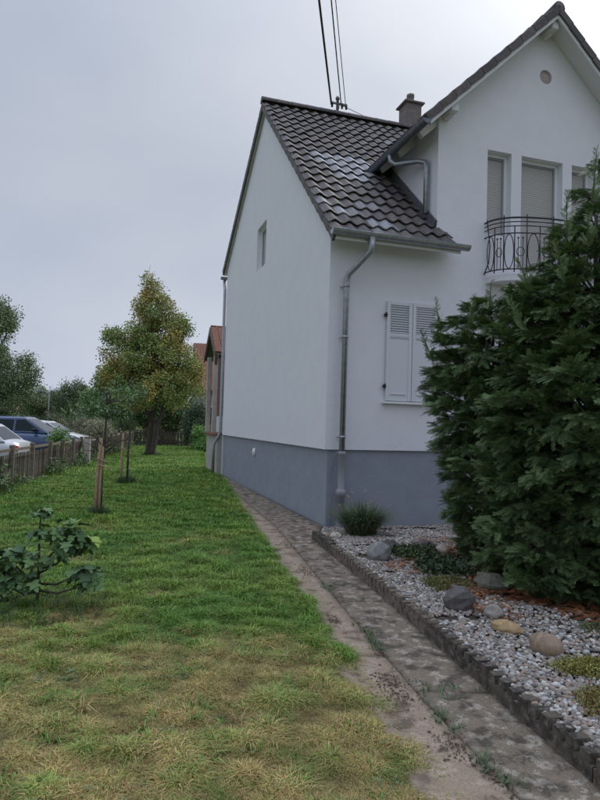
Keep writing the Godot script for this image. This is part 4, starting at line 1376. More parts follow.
# ---------------------------------------------------------------- conifers
func conifer(o: Node3D, base: Vector3, prof: Array, nclump: int, per: int, leaders: Array, meshes: Array):
	# prof: [y, radius] pairs of the crown's outline
	var H2: float = prof[prof.size() - 1][0]
	var rad := func(y: float) -> float:
		for i in prof.size() - 1:
			if y <= prof[i + 1][0]: return lerpf(prof[i][1], prof[i + 1][1], (y - prof[i][0]) / (prof[i + 1][0] - prof[i][0]))
		return 0.05
	var tr := MB.new().smooth(true)
	for s in 4:
		var a := TAU * s / 4.0 + 0.5
		var p := []
		var r := []
		for i in 7:
			var t := i / 6.0
			p.append(base + Vector3(cos(a) * (0.08 + 0.28 * t), H2 * 0.85 * t, sin(a) * (0.08 + 0.28 * t)))
			r.append(lerpf(0.055, 0.012, t))
		tr.tube(p, r, 7)
	var xf := [[], [], []]
	var cols := [[], [], []]
	var lump := FastNoiseLite.new()
	lump.seed = 31
	lump.frequency = 1.0
	var put := func(p: Vector3, dir: Vector3, up: Vector3, s: float, c: Color):
		var k := rng.randi() % 3
		xf[k].append(Transform3D(aim(dir, up).scaled(Vector3.ONE * s), p))
		cols[k].append(c)
	var placed := []
	var tries := 0
	while tries < nclump * 7:
		tries += 1
		var y := pow(rng.randf(), 0.9) * H2
		var rr: float = rad.call(y)
		if rng.randf() > rr / 1.0 + 0.12: continue
		var a := rng.randf() * TAU
		var dirh := Vector3(cos(a), 0, sin(a))
		var inner := tries % 6 == 0
		var k := (rng.randf_range(0.45, 0.75) if inner else rng.randf_range(0.82, 1.1)) * (1.0 + lump.get_noise_3d(cos(a) * 1.6, y * 1.3, sin(a) * 1.6) * 0.38)
		var c := base + dirh * rr * k + Vector3.UP * y
		# boughs keep a distance from each other, so that dark gaps stay between them
		var free := true
		for q in placed:
			if (q as Vector3).distance_squared_to(c) < 0.0256:
				free = false
				break
		if not free: continue
		placed.append(c)
		var ax := (dirh * rng.randf_range(0.75, 1.05) + Vector3.UP * rng.randf_range(0.0, 0.5) + rand_dir() * 0.25).normalized()
		tr.tube([base + Vector3.UP * maxf(y - 0.35 * rr, 0.05) + dirh * 0.12, base + dirh * rr * k * 0.55 + Vector3.UP * (y - 0.12), c], [0.016, 0.01, 0.004], 4, false)
		# a bough: feathery sprays fanned about its axis, tips hanging over the bough below
		var plume := rng.randf_range(0.16, 0.30)
		var lat := ax.cross(Vector3.UP).normalized()
		for q in per:
			var t := pow(rng.randf(), 0.7)
			var side := rng.randf_range(-1, 1)
			var p := c + ax * (t - 0.6) * plume + lat * side * 0.10 * (1.1 - t * 0.7) + Vector3.UP * (rng.randf_range(-0.05, 0.03) - t * t * 0.05 - side * side * 0.03)
			var dv := (ax * 0.9 + lat * side * 0.8 + Vector3.UP * rng.randf_range(-0.55, 0.25) + rand_dir() * 0.25).normalized()
			var upv := (Vector3.UP * 0.9 + dirh * 0.35 + rand_dir() * 0.45).normalized()
			var g := rng.randf_range(0.7, 1.3)
			put.call(p, dv, upv, rng.randf_range(0.065, 0.14), Color(0.165 * g, 0.25 * g, 0.105 * g))
	# thin leading shoots that stand out of the outline
	for ld in leaders:
		var p0: Vector3 = ld[0]
		var p1: Vector3 = ld[1]
		tr.tube([p0, p0.lerp(p1, 0.5), p1], [0.008, 0.005, 0.002], 5, false)
		var nsp := int(p0.distance_to(p1) / 0.012)
		for q in nsp:
			var t := float(q) / nsp
			var a := rng.randf() * TAU
			var dv := (Vector3(cos(a), 0, sin(a)) * 0.9 + (p1 - p0).normalized() * 1.0).normalized()
			var g := rng.randf_range(0.8, 1.25)
			put.call(p0.lerp(p1, t), dv, rand_dir(), lerpf(0.11, 0.04, t), Color(0.165 * g, 0.25 * g, 0.105 * g))
	part(o, "trunk", tr.done(), M.bark)
	for k in 3: scatter(o, "foliage", meshes[k], M.leaf, xf[k], cols[k])

func build_conifers():
	var sp := [spray(601, 0.25), spray(602, 0.40), spray(603, 0.15)]
	var a := thing("conifer", "tall dark green bushy conifer beside the balcony, the higher of two", "conifer")
	conifer(a, Vector3(2.80, 0.1, -5.75), [[0.0, 0.62], [0.35, 0.84], [1.0, 0.94], [1.9, 0.92], [2.4, 0.80], [2.9, 0.56], [3.3, 0.30], [3.7, 0.14], [4.1, 0.04]], 760, 78,
		[[Vector3(2.62, 3.7, -5.5), Vector3(2.66, 4.22, -5.5)], [Vector3(2.35, 3.3, -5.4), Vector3(2.32, 3.72, -5.35)], [Vector3(2.1, 2.9, -5.6), Vector3(1.98, 3.2, -5.6)], [Vector3(2.25, 2.9, -5.2), Vector3(2.12, 3.25, -5.15)], [Vector3(2.0, 2.5, -5.4), Vector3(1.82, 2.8, -5.4)], [Vector3(2.45, 3.2, -5.2), Vector3(2.42, 3.5, -5.15)]], sp)
	var b := thing("conifer", "lower dark green conifer in front of the white shutters", "conifer")
	conifer(b, Vector3(2.13, 0.08, -6.75), [[0.0, 0.14], [0.3, 0.27], [0.8, 0.40], [1.6, 0.53], [2.2, 0.60], [2.5, 0.52], [2.8, 0.34], [3.0, 0.08]], 420, 78,
		[[Vector3(1.60, 2.62, -6.95), Vector3(1.53, 3.10, -7.0)], [Vector3(1.50, 2.35, -6.9), Vector3(1.36, 2.72, -6.95)], [Vector3(1.80, 2.7, -6.5), Vector3(1.84, 3.05, -6.5)], [Vector3(2.0, 2.85, -6.5), Vector3(2.02, 3.2, -6.5)]], sp)

# ---------------------------------------------------------------- trees
func build_trees():
	var clump := leaf_clump(701, 15, 0.22, 0.095, 0.058)
	# the turning tree at the end of the lawn
	var t := thing("tree", "tall deciduous tree with autumn yellow and orange leaves on the lawn", "tree")
	var B := Vector3(-6.6, 0, -27.0)
	# this broadleaf tree is turning: patches of yellow and rust leaves among the green, as in the photograph
	var hues := FastNoiseLite.new()
	hues.seed = 12
	hues.frequency = 0.55
	var colr := func(p: Vector3) -> Color:
		var q := p - B
		var turned := clampf(0.5 + hues.get_noise_3dv(q) * 1.3, 0, 1)
		var c := Color(0.25, 0.33, 0.095).lerp(Color(0.54, 0.43, 0.11), smoothstep(0.35, 1.0, turned) * 0.85)
		if rng.randf() < 0.04 + 0.10 * turned: c = Color(0.38, 0.24, 0.075)
		var g := rng.randf_range(0.7, 1.3)
		return Color(c.r * g, c.g * g, c.b * g)
	broad_tree(t, [
		[[B + Vector3(0, -0.1, 0), B + Vector3(0.02, 0.25, 0), B + Vector3(0.05, 1.2, 0), B + Vector3(0.18, 2.3, 0), B + Vector3(0.1, 4.0, 0), B + Vector3(-0.15, 6.6, 0)], [0.25, 0.18, 0.14, 0.11, 0.08, 0.03]],
		[[B + Vector3(0.18, -0.1, 0.22), B + Vector3(0.22, 0.3, 0.22), B + Vector3(0.36, 1.3, 0.2), B + Vector3(0.75, 2.6, 0.15), B + Vector3(1.2, 4.0, 0.0), B + Vector3(1.3, 5.4, 0)], [0.18, 0.13, 0.10, 0.08, 0.055, 0.02]],
		[[B + Vector3(0.1, 1.5, 0), B + Vector3(-0.3, 2.4, 0.1), B + Vector3(-0.9, 3.6, 0.2), B + Vector3(-1.2, 4.6, 0.2)], [0.14, 0.11, 0.07, 0.02]]],
		[[B + Vector3(0.05, 3.0, 0.2), Vector3(2.15, 0.9, 1.7)], [B + Vector3(0.1, 4.2, 0), Vector3(2.05, 1.0, 1.6)], [B + Vector3(0.1, 5.4, 0), Vector3(1.45, 0.9, 1.2)], [B + Vector3(-0.05, 6.5, 0), Vector3(0.9, 0.75, 0.8)], [B + Vector3(-0.12, 7.5, 0), Vector3(0.32, 0.75, 0.35)], [B + Vector3(-1.75, 4.9, 0), Vector3(0.6, 0.6, 0.5)], [B + Vector3(1.75, 3.6, 0.2), Vector3(0.6, 0.7, 0.6)], [B + Vector3(-1.9, 3.4, 0.2), Vector3(0.5, 0.4, 0.5)], [B + Vector3(1.3, 5.9, 0), Vector3(0.35, 0.35, 0.35)]],
		270, 0.26, 13, clump, colr, 0.013)
	# young trees tied to stakes
	var yl := leaf_clump(702, 8, 0.09, 0.065, 0.035)
	var gcol := func(_p) -> Color:
		var g := rng.randf_range(0.7, 1.35)
		return Color(0.16 * g, 0.26 * g, 0.10 * g)
	for e in [["young staked tree with bare lower twigs nearest the fig bush", Vector3(-3.24, 0, -10.12), 1.0], ["slim young staked tree growing beside the stone slab in the lawn", Vector3(-4.16, 0, -14.95), 1.25]]:
		var p: Vector3 = e[1]
		var s: float = e[2]
		var y := thing("young_tree", e[0], "tree", Vector3.ZERO, 0.0, "young trees on the lawn")
		broad_tree(y, [[[p, p + Vector3(0.0, 0.8, 0.01), p + Vector3(0.03, 1.3, 0), p + Vector3(0.04, 1.75 * s, 0), p + Vector3(0.02, 2.15 * s, 0)], [0.028, 0.024, 0.02, 0.014, 0.005]]],
			[[p + Vector3(0.02, 2.0 * s, 0), Vector3(0.42, 0.32, 0.42) * s], [p + Vector3(-0.1, 1.72 * s, 0.1), Vector3(0.5, 0.22, 0.4) * s]], 8, 0.09, 8, yl, gcol, 0.006)
		if s == 1.0:
			var tw := MB.new().smooth(true)
			for k in 9:
				var a := rng.randf() * TAU
				var q := p + Vector3(0.02, rng.randf_range(0.95, 1.25), 0)
				var tip := q + Vector3(cos(a) * 0.45, rng.randf_range(0.05, 0.35), sin(a) * 0.3)
				tw.tube([q, q.lerp(tip, 0.5) + Vector3(0, 0.03, 0), tip], [0.012, 0.008, 0.003], 5)
			part(y, "twigs", tw.done(), M.bark)
	for e in [["rough pale wooden stake beside young tree with bare twigs", Vector3(-3.30, 0, -10.05), 1.28, 0.036, 0.05], ["second pale stake leaning on young tree with bare twigs", Vector3(-3.235, 0, -10.03), 1.14, 0.022, 0.03], ["pale wooden stake beside young tree near the stone slab", Vector3(-4.29, 0, -14.87), 1.22, 0.03, 0.01]]:
		var p: Vector3 = e[1]
		var o := thing("wooden_stake", e[0], "stake", p, 0.0, "stakes holding the young trees")
		part(o, "pole", MB.new().smooth(true).tube([Vector3(0, -0.1, 0), Vector3(e[4] * 0.3, e[2] * 0.5, 0.01), Vector3(e[4], e[2] - 0.02, 0), Vector3(e[4], e[2], 0)], [e[3], e[3] * 0.95, e[3] * 0.9, e[3] * 0.6], 8).done(), M.stake)
		part(o, "tie", MB.new().smooth(true).tube([Vector3(e[4] * 0.8 - 0.06, e[2] * 0.72, 0.05), Vector3(e[4] * 0.8, e[2] * 0.74, 0.07), Vector3(e[4] * 0.8 + 0.1, e[2] * 0.70, 0.05), Vector3(e[4] * 0.8 + 0.13, e[2] * 0.68, -0.02)], 0.012, 6).done(), M.stake)
	# stone slab lying in the lawn
	var sl := part(self, "stone_slab", rock_mesh(77, Vector3(0.62, 0.05, 0.38), 0.15, true, 6, 14), M.kerb_pale, Transform3D(Basis.IDENTITY, Vector3(-5.2, 0.02, -18.6)))
	tag(sl, "flat grey stone slab lying in the lawn near the young tree", "slab")
	# background trees, shrubs and hedge
	var big := leaf_clump(703, 14, 0.32, 0.17, 0.085)
	var bgc := func(r, g, b): return func(_p) -> Color:
		var k := rng.randf_range(0.65, 1.35)
		return Color(r * k * 2.5, g * k * 2.5, b * k * 2.2)
	var list := [
		["tall feathery grey green tree at the edge of car park", Vector3(-23.2, 0, -45), 10.6, [[Vector3(0, 7.0, 0), Vector3(2.2, 2.4, 2)], [Vector3(0.8, 4.6, 0), Vector3(3.0, 1.9, 2)], [Vector3(0.2, 8.8, 0), Vector3(1.6, 1.3, 1.2)], [Vector3(0.9, 2.6, 0), Vector3(2.6, 1.3, 1.6)]], 130, 0.6, 20, [0.075, 0.105, 0.055]],
		["small round crowned tree behind the white parked car", Vector3(-23.6, 0, -62), 5.2, [[Vector3(0, 3.2, 0), Vector3(1.5, 1.5, 1.4)], [Vector3(0.3, 4.4, 0), Vector3(1.3, 0.8, 1.0)]], 30, 0.7, 22, [0.06, 0.085, 0.05]],
		["broad low tree beyond the car park beside the red sign", Vector3(-27.2, 0, -66), 5.4, [[Vector3(0, 2.6, 0), Vector3(4.4, 1.7, 2.2)], [Vector3(-2, 3.4, 0), Vector3(2.4, 1.2, 2)]], 55, 0.9, 20, [0.07, 0.10, 0.04]],
		["light green tree behind the staked trees at the lawn end", Vector3(-12.6, 0, -42), 5.0, [[Vector3(0, 2.6, 0), Vector3(2.6, 1.1, 1.8)], [Vector3(0.6, 3.6, 0), Vector3(1.6, 0.8, 1.2)]], 48, 0.6, 20, [0.075, 0.125, 0.05]],
		["leafy tree directly behind the trunk of the autumn tree", Vector3(-9.0, 0, -40), 5.2, [[Vector3(0, 2.7, 0), Vector3(2.0, 1.5, 1.6)], [Vector3(1.2, 2.0, 0.5), Vector3(1.6, 0.9, 1.2)]], 46, 0.6, 20, [0.06, 0.095, 0.04]],
		["slender green tree behind the first young staked tree", Vector3(-10.8, 0, -36.8), 4.8, [[Vector3(0, 3.2, 0), Vector3(1.3, 1.3, 1.1)], [Vector3(-0.3, 4.4, 0), Vector3(0.7, 0.5, 0.7)]], 34, 0.42, 20, [0.05, 0.10, 0.045]],
		["distant blue green tree on the horizon past the car park", Vector3(-31.5, 0, -95), 6.5, [[Vector3(0, 3.4, 0), Vector3(5.0, 2.2, 3.0)]], 40, 1.2, 20, [0.06, 0.088, 0.062]],
		["distant pale green tree on the horizon behind the pale post", Vector3(-24.5, 0, -90), 6.0, [[Vector3(0, 3.0, 0), Vector3(5.6, 1.8, 3.0)]], 40, 1.2, 20, [0.07, 0.10, 0.055]],
		["distant round tree behind the white van", Vector3(-43.0, 0, -85), 7.0, [[Vector3(0, 3.6, 0), Vector3(6.0, 2.4, 3.0)]], 46, 1.3, 20, [0.065, 0.095, 0.05]],
	]
	for e in list:
		var p: Vector3 = e[1]
		var o := thing("background_tree", e[0], "tree", Vector3.ZERO, 0.0, "trees beyond the garden")
		var hh: float = e[2]
		broad_tree(o, [[[p, p + Vector3(0.05, hh * 0.2, 0), p + Vector3(0.1, hh * 0.45, 0), p + Vector3(0, hh * 0.8, 0)], [hh * 0.028, hh * 0.022, hh * 0.015, 0.02]]], e[3].map(func(q): return [p + q[0], q[1]]), e[4], e[5], e[6], big, bgc.call(e[7][0], e[7][1], e[7][2]), 0.02, 0.4, 1.0)
	var shrubs := [
		["clipped dark shrub in the car park behind the white car", Vector3(-18.2, 0, -46), Vector3(2.3, 0.95, 0.9), [0.065, 0.07, 0.045], 26, 0.5],
		["dark evergreen shrub against the outbuilding past the autumn tree", Vector3(-5.6, 0, -34.8), Vector3(0.85, 1.35, 0.8), [0.028, 0.045, 0.026], 40, 0.42],
		["bright green bush at the foot of the dark evergreen shrub", Vector3(-4.9, 0, -33.2), Vector3(0.75, 0.72, 0.7), [0.075, 0.14, 0.04], 26, 0.3],
		["brownish shrub behind the far fence under the autumn tree", Vector3(-8.3, 0, -39.5), Vector3(1.9, 0.95, 0.8), [0.095, 0.095, 0.045], 34, 0.42],
		["greyish flowering shrub behind the first young staked tree", Vector3(-11.6, 0, -33.5), Vector3(1.9, 0.75, 0.8), [0.13, 0.13, 0.095], 34, 0.38],
		["leafy weed bush growing through the picket fence", Vector3(-8.15, 0, -20.6), Vector3(0.28, 0.48, 0.25), [0.06, 0.11, 0.035], 9, 0.16],
		["low green bush behind the left fence end of garden", Vector3(-11.4, 0, -38.5), Vector3(2.4, 0.8, 0.9), [0.07, 0.11, 0.04], 34, 0.4],
	]
	for e in shrubs:
		var p: Vector3 = e[1]
		var sz: Vector3 = e[2]
		var o := thing("shrub", e[0], "shrub", Vector3.ZERO, 0.0, "shrubs beyond the lawn")
		broad_tree(o, [[[p, p + Vector3(0.05, sz.y * 0.3, 0), p + Vector3(0, sz.y, 0)], [0.05, 0.04, 0.01]]], [[p + Vector3(0, sz.y * 0.95, 0), sz]], e[4], e[5], 24, clump, bgc.call(e[3][0], e[3][1], e[3][2]), 0.01, 0.2, 0.9)
	# far wood on the horizon
	var wx := []
	var wc := []
	var wm := leaf_clump(705, 16, 0.9, 0.5, 0.3)
	for i in 5200:
		var az := rng.randf_range(-0.75, 0.3)
		var dist := rng.randf_range(150, 175)
		var p := Vector3(sin(az) * dist, 0, -cos(az) * dist)
		var hh := 4.2 + n_dry.get_noise_1d(az * 260.0) * 4.0 + n_fine.get_noise_1d(az * 900.0) * 2.0
		p.y = rng.randf() * maxf(hh, 1.0)
		wx.append(Transform3D(Basis(rand_dir(), rng.randf() * TAU).scaled(Vector3.ONE * rng.randf_range(0.8, 1.6)), p))
		var k := rng.randf_range(0.7, 1.3)
		wc.append(Color(0.10 * k, 0.15 * k, 0.09 * k))
	tag(scatter(self, "far_wood", wm, M.leaf, wx, wc), "far band of green wood along the horizon", "wood", "", "stuff")

# ---------------------------------------------------------------- cars and street furniture
func car(label: String, at: Vector3, turn: float, paint: Color, estate := false, high := 1.46, sc := 1.0):
	# x runs from tail (0) to nose (4.2), z is across
	var o := thing("parked_car", label, "car", at, turn, "cars parked beyond the picket fence")
	var pm := mat(paint, 0.25, 0.1)
	pm.clearcoat_enabled = true
	pm.clearcoat = 0.8
	pm.clearcoat_roughness = 0.05
	var Ln := 4.2 * sc
	var sec := [[0.0, 0.62, 0.50, 0.72], [0.06, 0.76, 0.30, 0.88], [0.35, 0.83, 0.22, 0.96], [1.0, 0.86, 0.2, 0.97], [2.0, 0.87, 0.2, 0.95], [2.9, 0.865, 0.2, 0.93], [3.3, 0.85, 0.2, 0.90], [3.8, 0.80, 0.22, 0.80], [4.1, 0.70, 0.28, 0.68], [4.2, 0.58, 0.40, 0.58]]
	var body := MB.new().smooth(true)
	var ring := func(s):
		var x: float = s[0] * sc
		var w: float = s[1]
		var lo: float = s[2]
		var hi: float = s[3] * high / 1.46
		var r := []
		for q in [[-0.92, lo], [-1.0, lerpf(lo, hi, 0.35)], [-0.985, lerpf(lo, hi, 0.7)], [-0.90, hi - 0.015], [-0.55, hi + 0.02], [0, hi + 0.03], [0.55, hi + 0.02], [0.90, hi - 0.015], [0.985, lerpf(lo, hi, 0.7)], [1.0, lerpf(lo, hi, 0.35)], [0.92, lo]]:
			r.append(Vector3(x, q[1], q[0] * w))
		return r
	for i in sec.size() - 1:
		var a: Array = ring.call(sec[i])
		var b: Array = ring.call(sec[i + 1])
		var ctr := Vector3((sec[i][0] + sec[i + 1][0]) * 0.5 * sc, 0.5, 0)
		for k in a.size():
			var k2: int = (k + 1) % a.size()
			body.face([a[k], a[k2], b[k2], b[k]], (a[k] + b[k2]) * 0.5 - ctr)
	body.face(ring.call(sec[0]), Vector3.LEFT)
	body.face(ring.call(sec[9]), Vector3.RIGHT)
	part(o, "body", body.done(), pm)
	# cabin as a tapered block with rounded roof edges
	var yb := 0.93 * high / 1.46
	var xr0 := 0.12 if estate else 0.35
	var xr1 := 0.5 if estate else 0.95
	var xf1 := 2.25
	var xf0 := 3.15
	var cab := MB.new().smooth(false)
	var wb := 0.80
	var wt := 0.60
	var P := func(x, y, z): return Vector3(x * sc, y, z)
	var top := high
	var sh := high - 0.06
	var bl := [P.call(xr0, yb, -wb), P.call(xf0, yb, -wb), P.call(xf1 + 0.08, sh, -wt - 0.04), P.call(xr1 - 0.05, sh, -wt - 0.04)]
	var brr := bl.map(func(v): return Vector3(v.x, v.y, -v.z))
	cab.face(bl, Vector3.FORWARD)
	cab.face(brr, Vector3.BACK)
	var tl := [P.call(xr1, top - 0.012, -wt + 0.06), P.call(xf1, top - 0.012, -wt + 0.06), P.call(xf1, top - 0.012, wt - 0.06), P.call(xr1, top - 0.012, wt - 0.06)]
	var tm := [P.call(xr1 + 0.2, top + 0.02, 0), P.call(xf1 - 0.3, top + 0.02, 0)]
	cab.face([tl[0], tl[1], tm[1], tm[0]], Vector3.UP)
	cab.face([tl[2], tl[3], tm[0], tm[1]], Vector3.UP)
	cab.face([tl[0], tl[3], tm[0]], Vector3.UP)
	cab.face([tl[1], tl[2], tm[1]], Vector3.UP)
	cab.face([bl[2], bl[3], tl[0], tl[1]], Vector3(0, 1, -1))
	cab.face([brr[2], brr[3], tl[3], tl[2]], Vector3(0, 1, 1))
	cab.face([bl[1], brr[1], brr[2], bl[2]], Vector3.RIGHT)
	cab.face([bl[2], brr[2], tl[2], tl[1]], Vector3(1, 1, 0))
	cab.face([bl[0], brr[0], brr[3], bl[3]], Vector3.LEFT)
	cab.face([bl[3], brr[3], tl[3], tl[0]], Vector3(-1, 1, 0))
	part(o, "cabin", cab.done(), pm)
	# panes
	for s in [-1.0, 1.0]:
		var q := func(x: float, t: float): # point on the cabin side, t up from belt to roof
			var y := lerpf(yb, sh, t)
			return Vector3(x * sc, y, s * (lerpf(wb, wt + 0.04, t) + 0.006))
		var xa := func(t): return lerpf(xr0, xr1 - 0.05, t)
		var xb := func(t): return lerpf(xf0, xf1 + 0.08, t)
		for pn in [[0.16, 0.0, 1.0, true], [1.06, 0.0, 1.92, false], [2.0, 0.0, 2.0, true]]:
			var m := MB.new().smooth(false)
			var x0: float = pn[0]
			if pn[0] == 0.16:
				m.face([q.call(xa.call(0.1) + 0.12, 0.1), q.call(1.0, 0.1), q.call(1.0, 0.9), q.call(maxf(xa.call(0.9) + 0.1, xa.call(0.1) + 0.14), 0.9)], Vector3(0, 0.2, s))
			elif pn[0] == 1.06:
				m.face([q.call(x0, 0.1), q.call(1.92, 0.1), q.call(1.92, 0.9), q.call(x0, 0.9)], Vector3(0, 0.2, s))
			else:
				m.face([q.call(x0, 0.1), q.call(xb.call(0.1) - 0.16, 0.1), q.call(xb.call(0.9) - 0.1, 0.9), q.call(x0, 0.9)], Vector3(0, 0.2, s))
			part(o, "side_window", m.done(), M.glass_dark)
		var mi := MB.new().smooth(true)
		mi.lathe(P.call(2.72, yb + 0.10, s * 0.93), [Vector2(0.0, -0.07), Vector2(0.08, -0.05), Vector2(0.095, 0.0), Vector2(0.08, 0.05), Vector2(0.0, 0.07)], 10, Basis.from_scale(Vector3(0.8, 1, 1.2)))
		part(o, "mirror", mi.done(), M.black)
		part(o, "headlight", MB.new().smooth(false).box(P.call(4.02, 0.66 * high / 1.46, s * 0.55), Vector3(0.2, 0.12, 0.26), Basis(Vector3.UP, s * 0.35), 0.03).done(), M.lamp_glass)
		part(o, "tail_light", MB.new().smooth(false).box(P.call(0.07, 0.72 * high / 1.46, s * 0.66), Vector3(0.10, 0.18, 0.16), Basis.IDENTITY, 0.03).done(), M.red_lamp)
		for x in [0.78, 3.35]:
			var wh := Node3D.new()
			wh.name = numbered(o, "wheel")
			o.add_child(wh)
			var ty := MB.new().smooth(true)
			var bz := Basis(Vector3.RIGHT, PI / 2)
			ty.lathe(P.call(x, 0.31, s * 0.76), [Vector2(0.2, -0.1), Vector2(0.29, -0.1), Vector2(0.31, -0.07), Vector2(0.31, 0.07), Vector2(0.29, 0.1), Vector2(0.2, 0.1)], 18, bz)
			part(wh, "tyre", ty.done(), M.tyre)
			var ri := MB.new().smooth(true)
			ri.lathe(P.call(x, 0.31, s * 0.76), [Vector2(0.0, -0.08), Vector2(0.2, -0.09), Vector2(0.2, 0.09), Vector2(0.0, 0.08)], 18, bz)
			part(wh, "rim", ri.done(), M.rim)
	var ws := MB.new().smooth(false)
	var fx := func(t: float, s: float): return Vector3(lerpf(xf0, xf1 + 0.08, t) * sc + 0.006, lerpf(yb, sh, t) + 0.006, s * lerpf(wb - 0.1, wt - 0.06, t))
	ws.face([fx.call(0.06, -1), fx.call(0.06, 1), fx.call(0.95, 1), fx.call(0.95, -1)], Vector3.RIGHT)
	part(o, "windscreen", ws.done(), M.glass_dark)
	var rw := MB.new().smooth(false)
	var bx := func(t: float, s: float): return Vector3(lerpf(xr0, xr1 - 0.05, t) * sc - 0.006, lerpf(yb, sh, t) + 0.006, s * lerpf(wb - 0.1, wt - 0.06, t))
	rw.face([bx.call(0.1, -1), bx.call(0.1, 1), bx.call(0.92, 1), bx.call(0.92, -1)], Vector3.LEFT)
	part(o, "rear_window", rw.done(), M.glass_dark)

func build_cars():
	car("dark blue car with white edged windscreen parked nose to the fence", Vector3(-12.5, 0, -23.0), 0.10, lin(0.035, 0.075, 0.18), false, 1.58)
	car("white estate car parked nose to the fence past the dark blue car", Vector3(-13.5, 0, -27.4), 0.10, lin(0.62, 0.63, 0.65), true, 1.42)
	car("white car with red tail lamp backed up to the fence", Vector3(-8.0, 0, -18.0), PI + 0.1, lin(0.55, 0.57, 0.62), false, 1.36)
	car("dark grey car parked in the far row behind the white estate", Vector3(-19.6, 0, -39.0), 0.2, lin(0.06, 0.075, 0.10), true, 1.5)
	car("steel blue car parked in the far row beside the white van", Vector3(-21.5, 0, -36.0), 0.2, lin(0.07, 0.12, 0.2), false, 1.75)
	# white van
	var v := thing("white_van", "boxy white van at the back of the car park", "van", Vector3(-25.6, 0, -46), 0.2)
	var mb := MB.new().smooth(false)
	mb.prism([Vector2(0, 0.3), Vector2(4.9, 0.3), Vector2(4.9, 0.95), Vector2(4.3, 1.15), Vector2(3.7, 1.95), Vector2(3.4, 2.05), Vector2(0.1, 2.05), Vector2(0, 1.9)], Basis.IDENTITY, Vector3(0, 0, -0.9), 1.8)
	part(v, "body", mb.done(), mat(lin(0.7, 0.71, 0.72), 0.3))
	for z in [-0.905, 0.905]:
		part(v, "side_window", MB.new().smooth(false).prism([Vector2(2.9, 1.2), Vector2(4.1, 1.2), Vector2(3.62, 1.82), Vector2(2.9, 1.82)], Basis.IDENTITY, Vector3(0, 0, z), signf(z) * 0.01).done(), M.glass_dark)
		for x in [0.9, 4.0]:
			part(v, "wheel", MB.new().smooth(true).lathe(Vector3(x, 0.33, z * 0.92), [Vector2(0.0, -0.1), Vector2(0.3, -0.1), Vector2(0.33, 0), Vector2(0.3, 0.1), Vector2(0.0, 0.1)], 16, Basis(Vector3.RIGHT, PI / 2)).done(), M.tyre)
	# street lamp and round sign far across the car park
	var lp := thing("street_lamp", "grey street lamp with two flat heads beyond the car park", "lamp", Vector3(-24.7, 0, -60))
	part(lp, "pole", MB.new().smooth(true).tube([Vector3(0, 0, 0), Vector3(0, 2, 0), Vector3(0, 4.0, 0)], [0.09, 0.07, 0.055], 8).done(), M.cast)
	part(lp, "arm", MB.new().smooth(true).tube([Vector3(-0.75, 4.1, 0), Vector3(0, 3.95, 0), Vector3(0.3, 4.05, 0)], 0.04, 6).done(), M.cast)
	for x in [-0.95, 0.38]:
		part(lp, "lamp_head", MB.new().smooth(false).box(Vector3(x, 4.14, 0), Vector3(0.5, 0.16, 0.3), Basis(Vector3.BACK, -0.15 * signf(x)), 0.04).done(), M.cast)
	var sg := thing("road_sign", "round red road sign on grey post beyond the cars", "sign", Vector3(-23.2, 0, -50))
	part(sg, "post", MB.new().smooth(true).tube([Vector3.ZERO, Vector3(0, 2.5, 0)], 0.03, 8).done(), M.cast)
	part(sg, "disc", MB.new().smooth(false).lathe(Vector3(0, 2.2, 0.05), [Vector2(0.0, -0.015), Vector2(0.24, -0.015), Vector2(0.24, 0.015), Vector2(0.0, 0.015)], 24, Basis(Vector3.RIGHT, PI / 2)).done(), mat(lin(0.42, 0.06, 0.06), 0.4))
	part(sg, "bar", MB.new().smooth(false).box(Vector3(0, 2.2, 0.072), Vector3(0.36, 0.08, 0.008)).done(), M.frame)

# ---------------------------------------------------------------- roof mast and cables
func hw(u: float, y: float, w: float) -> Vector3:
	return HOUSE_AT + Basis(Vector3.UP, HOUSE_YAW) * H(u, y, w)

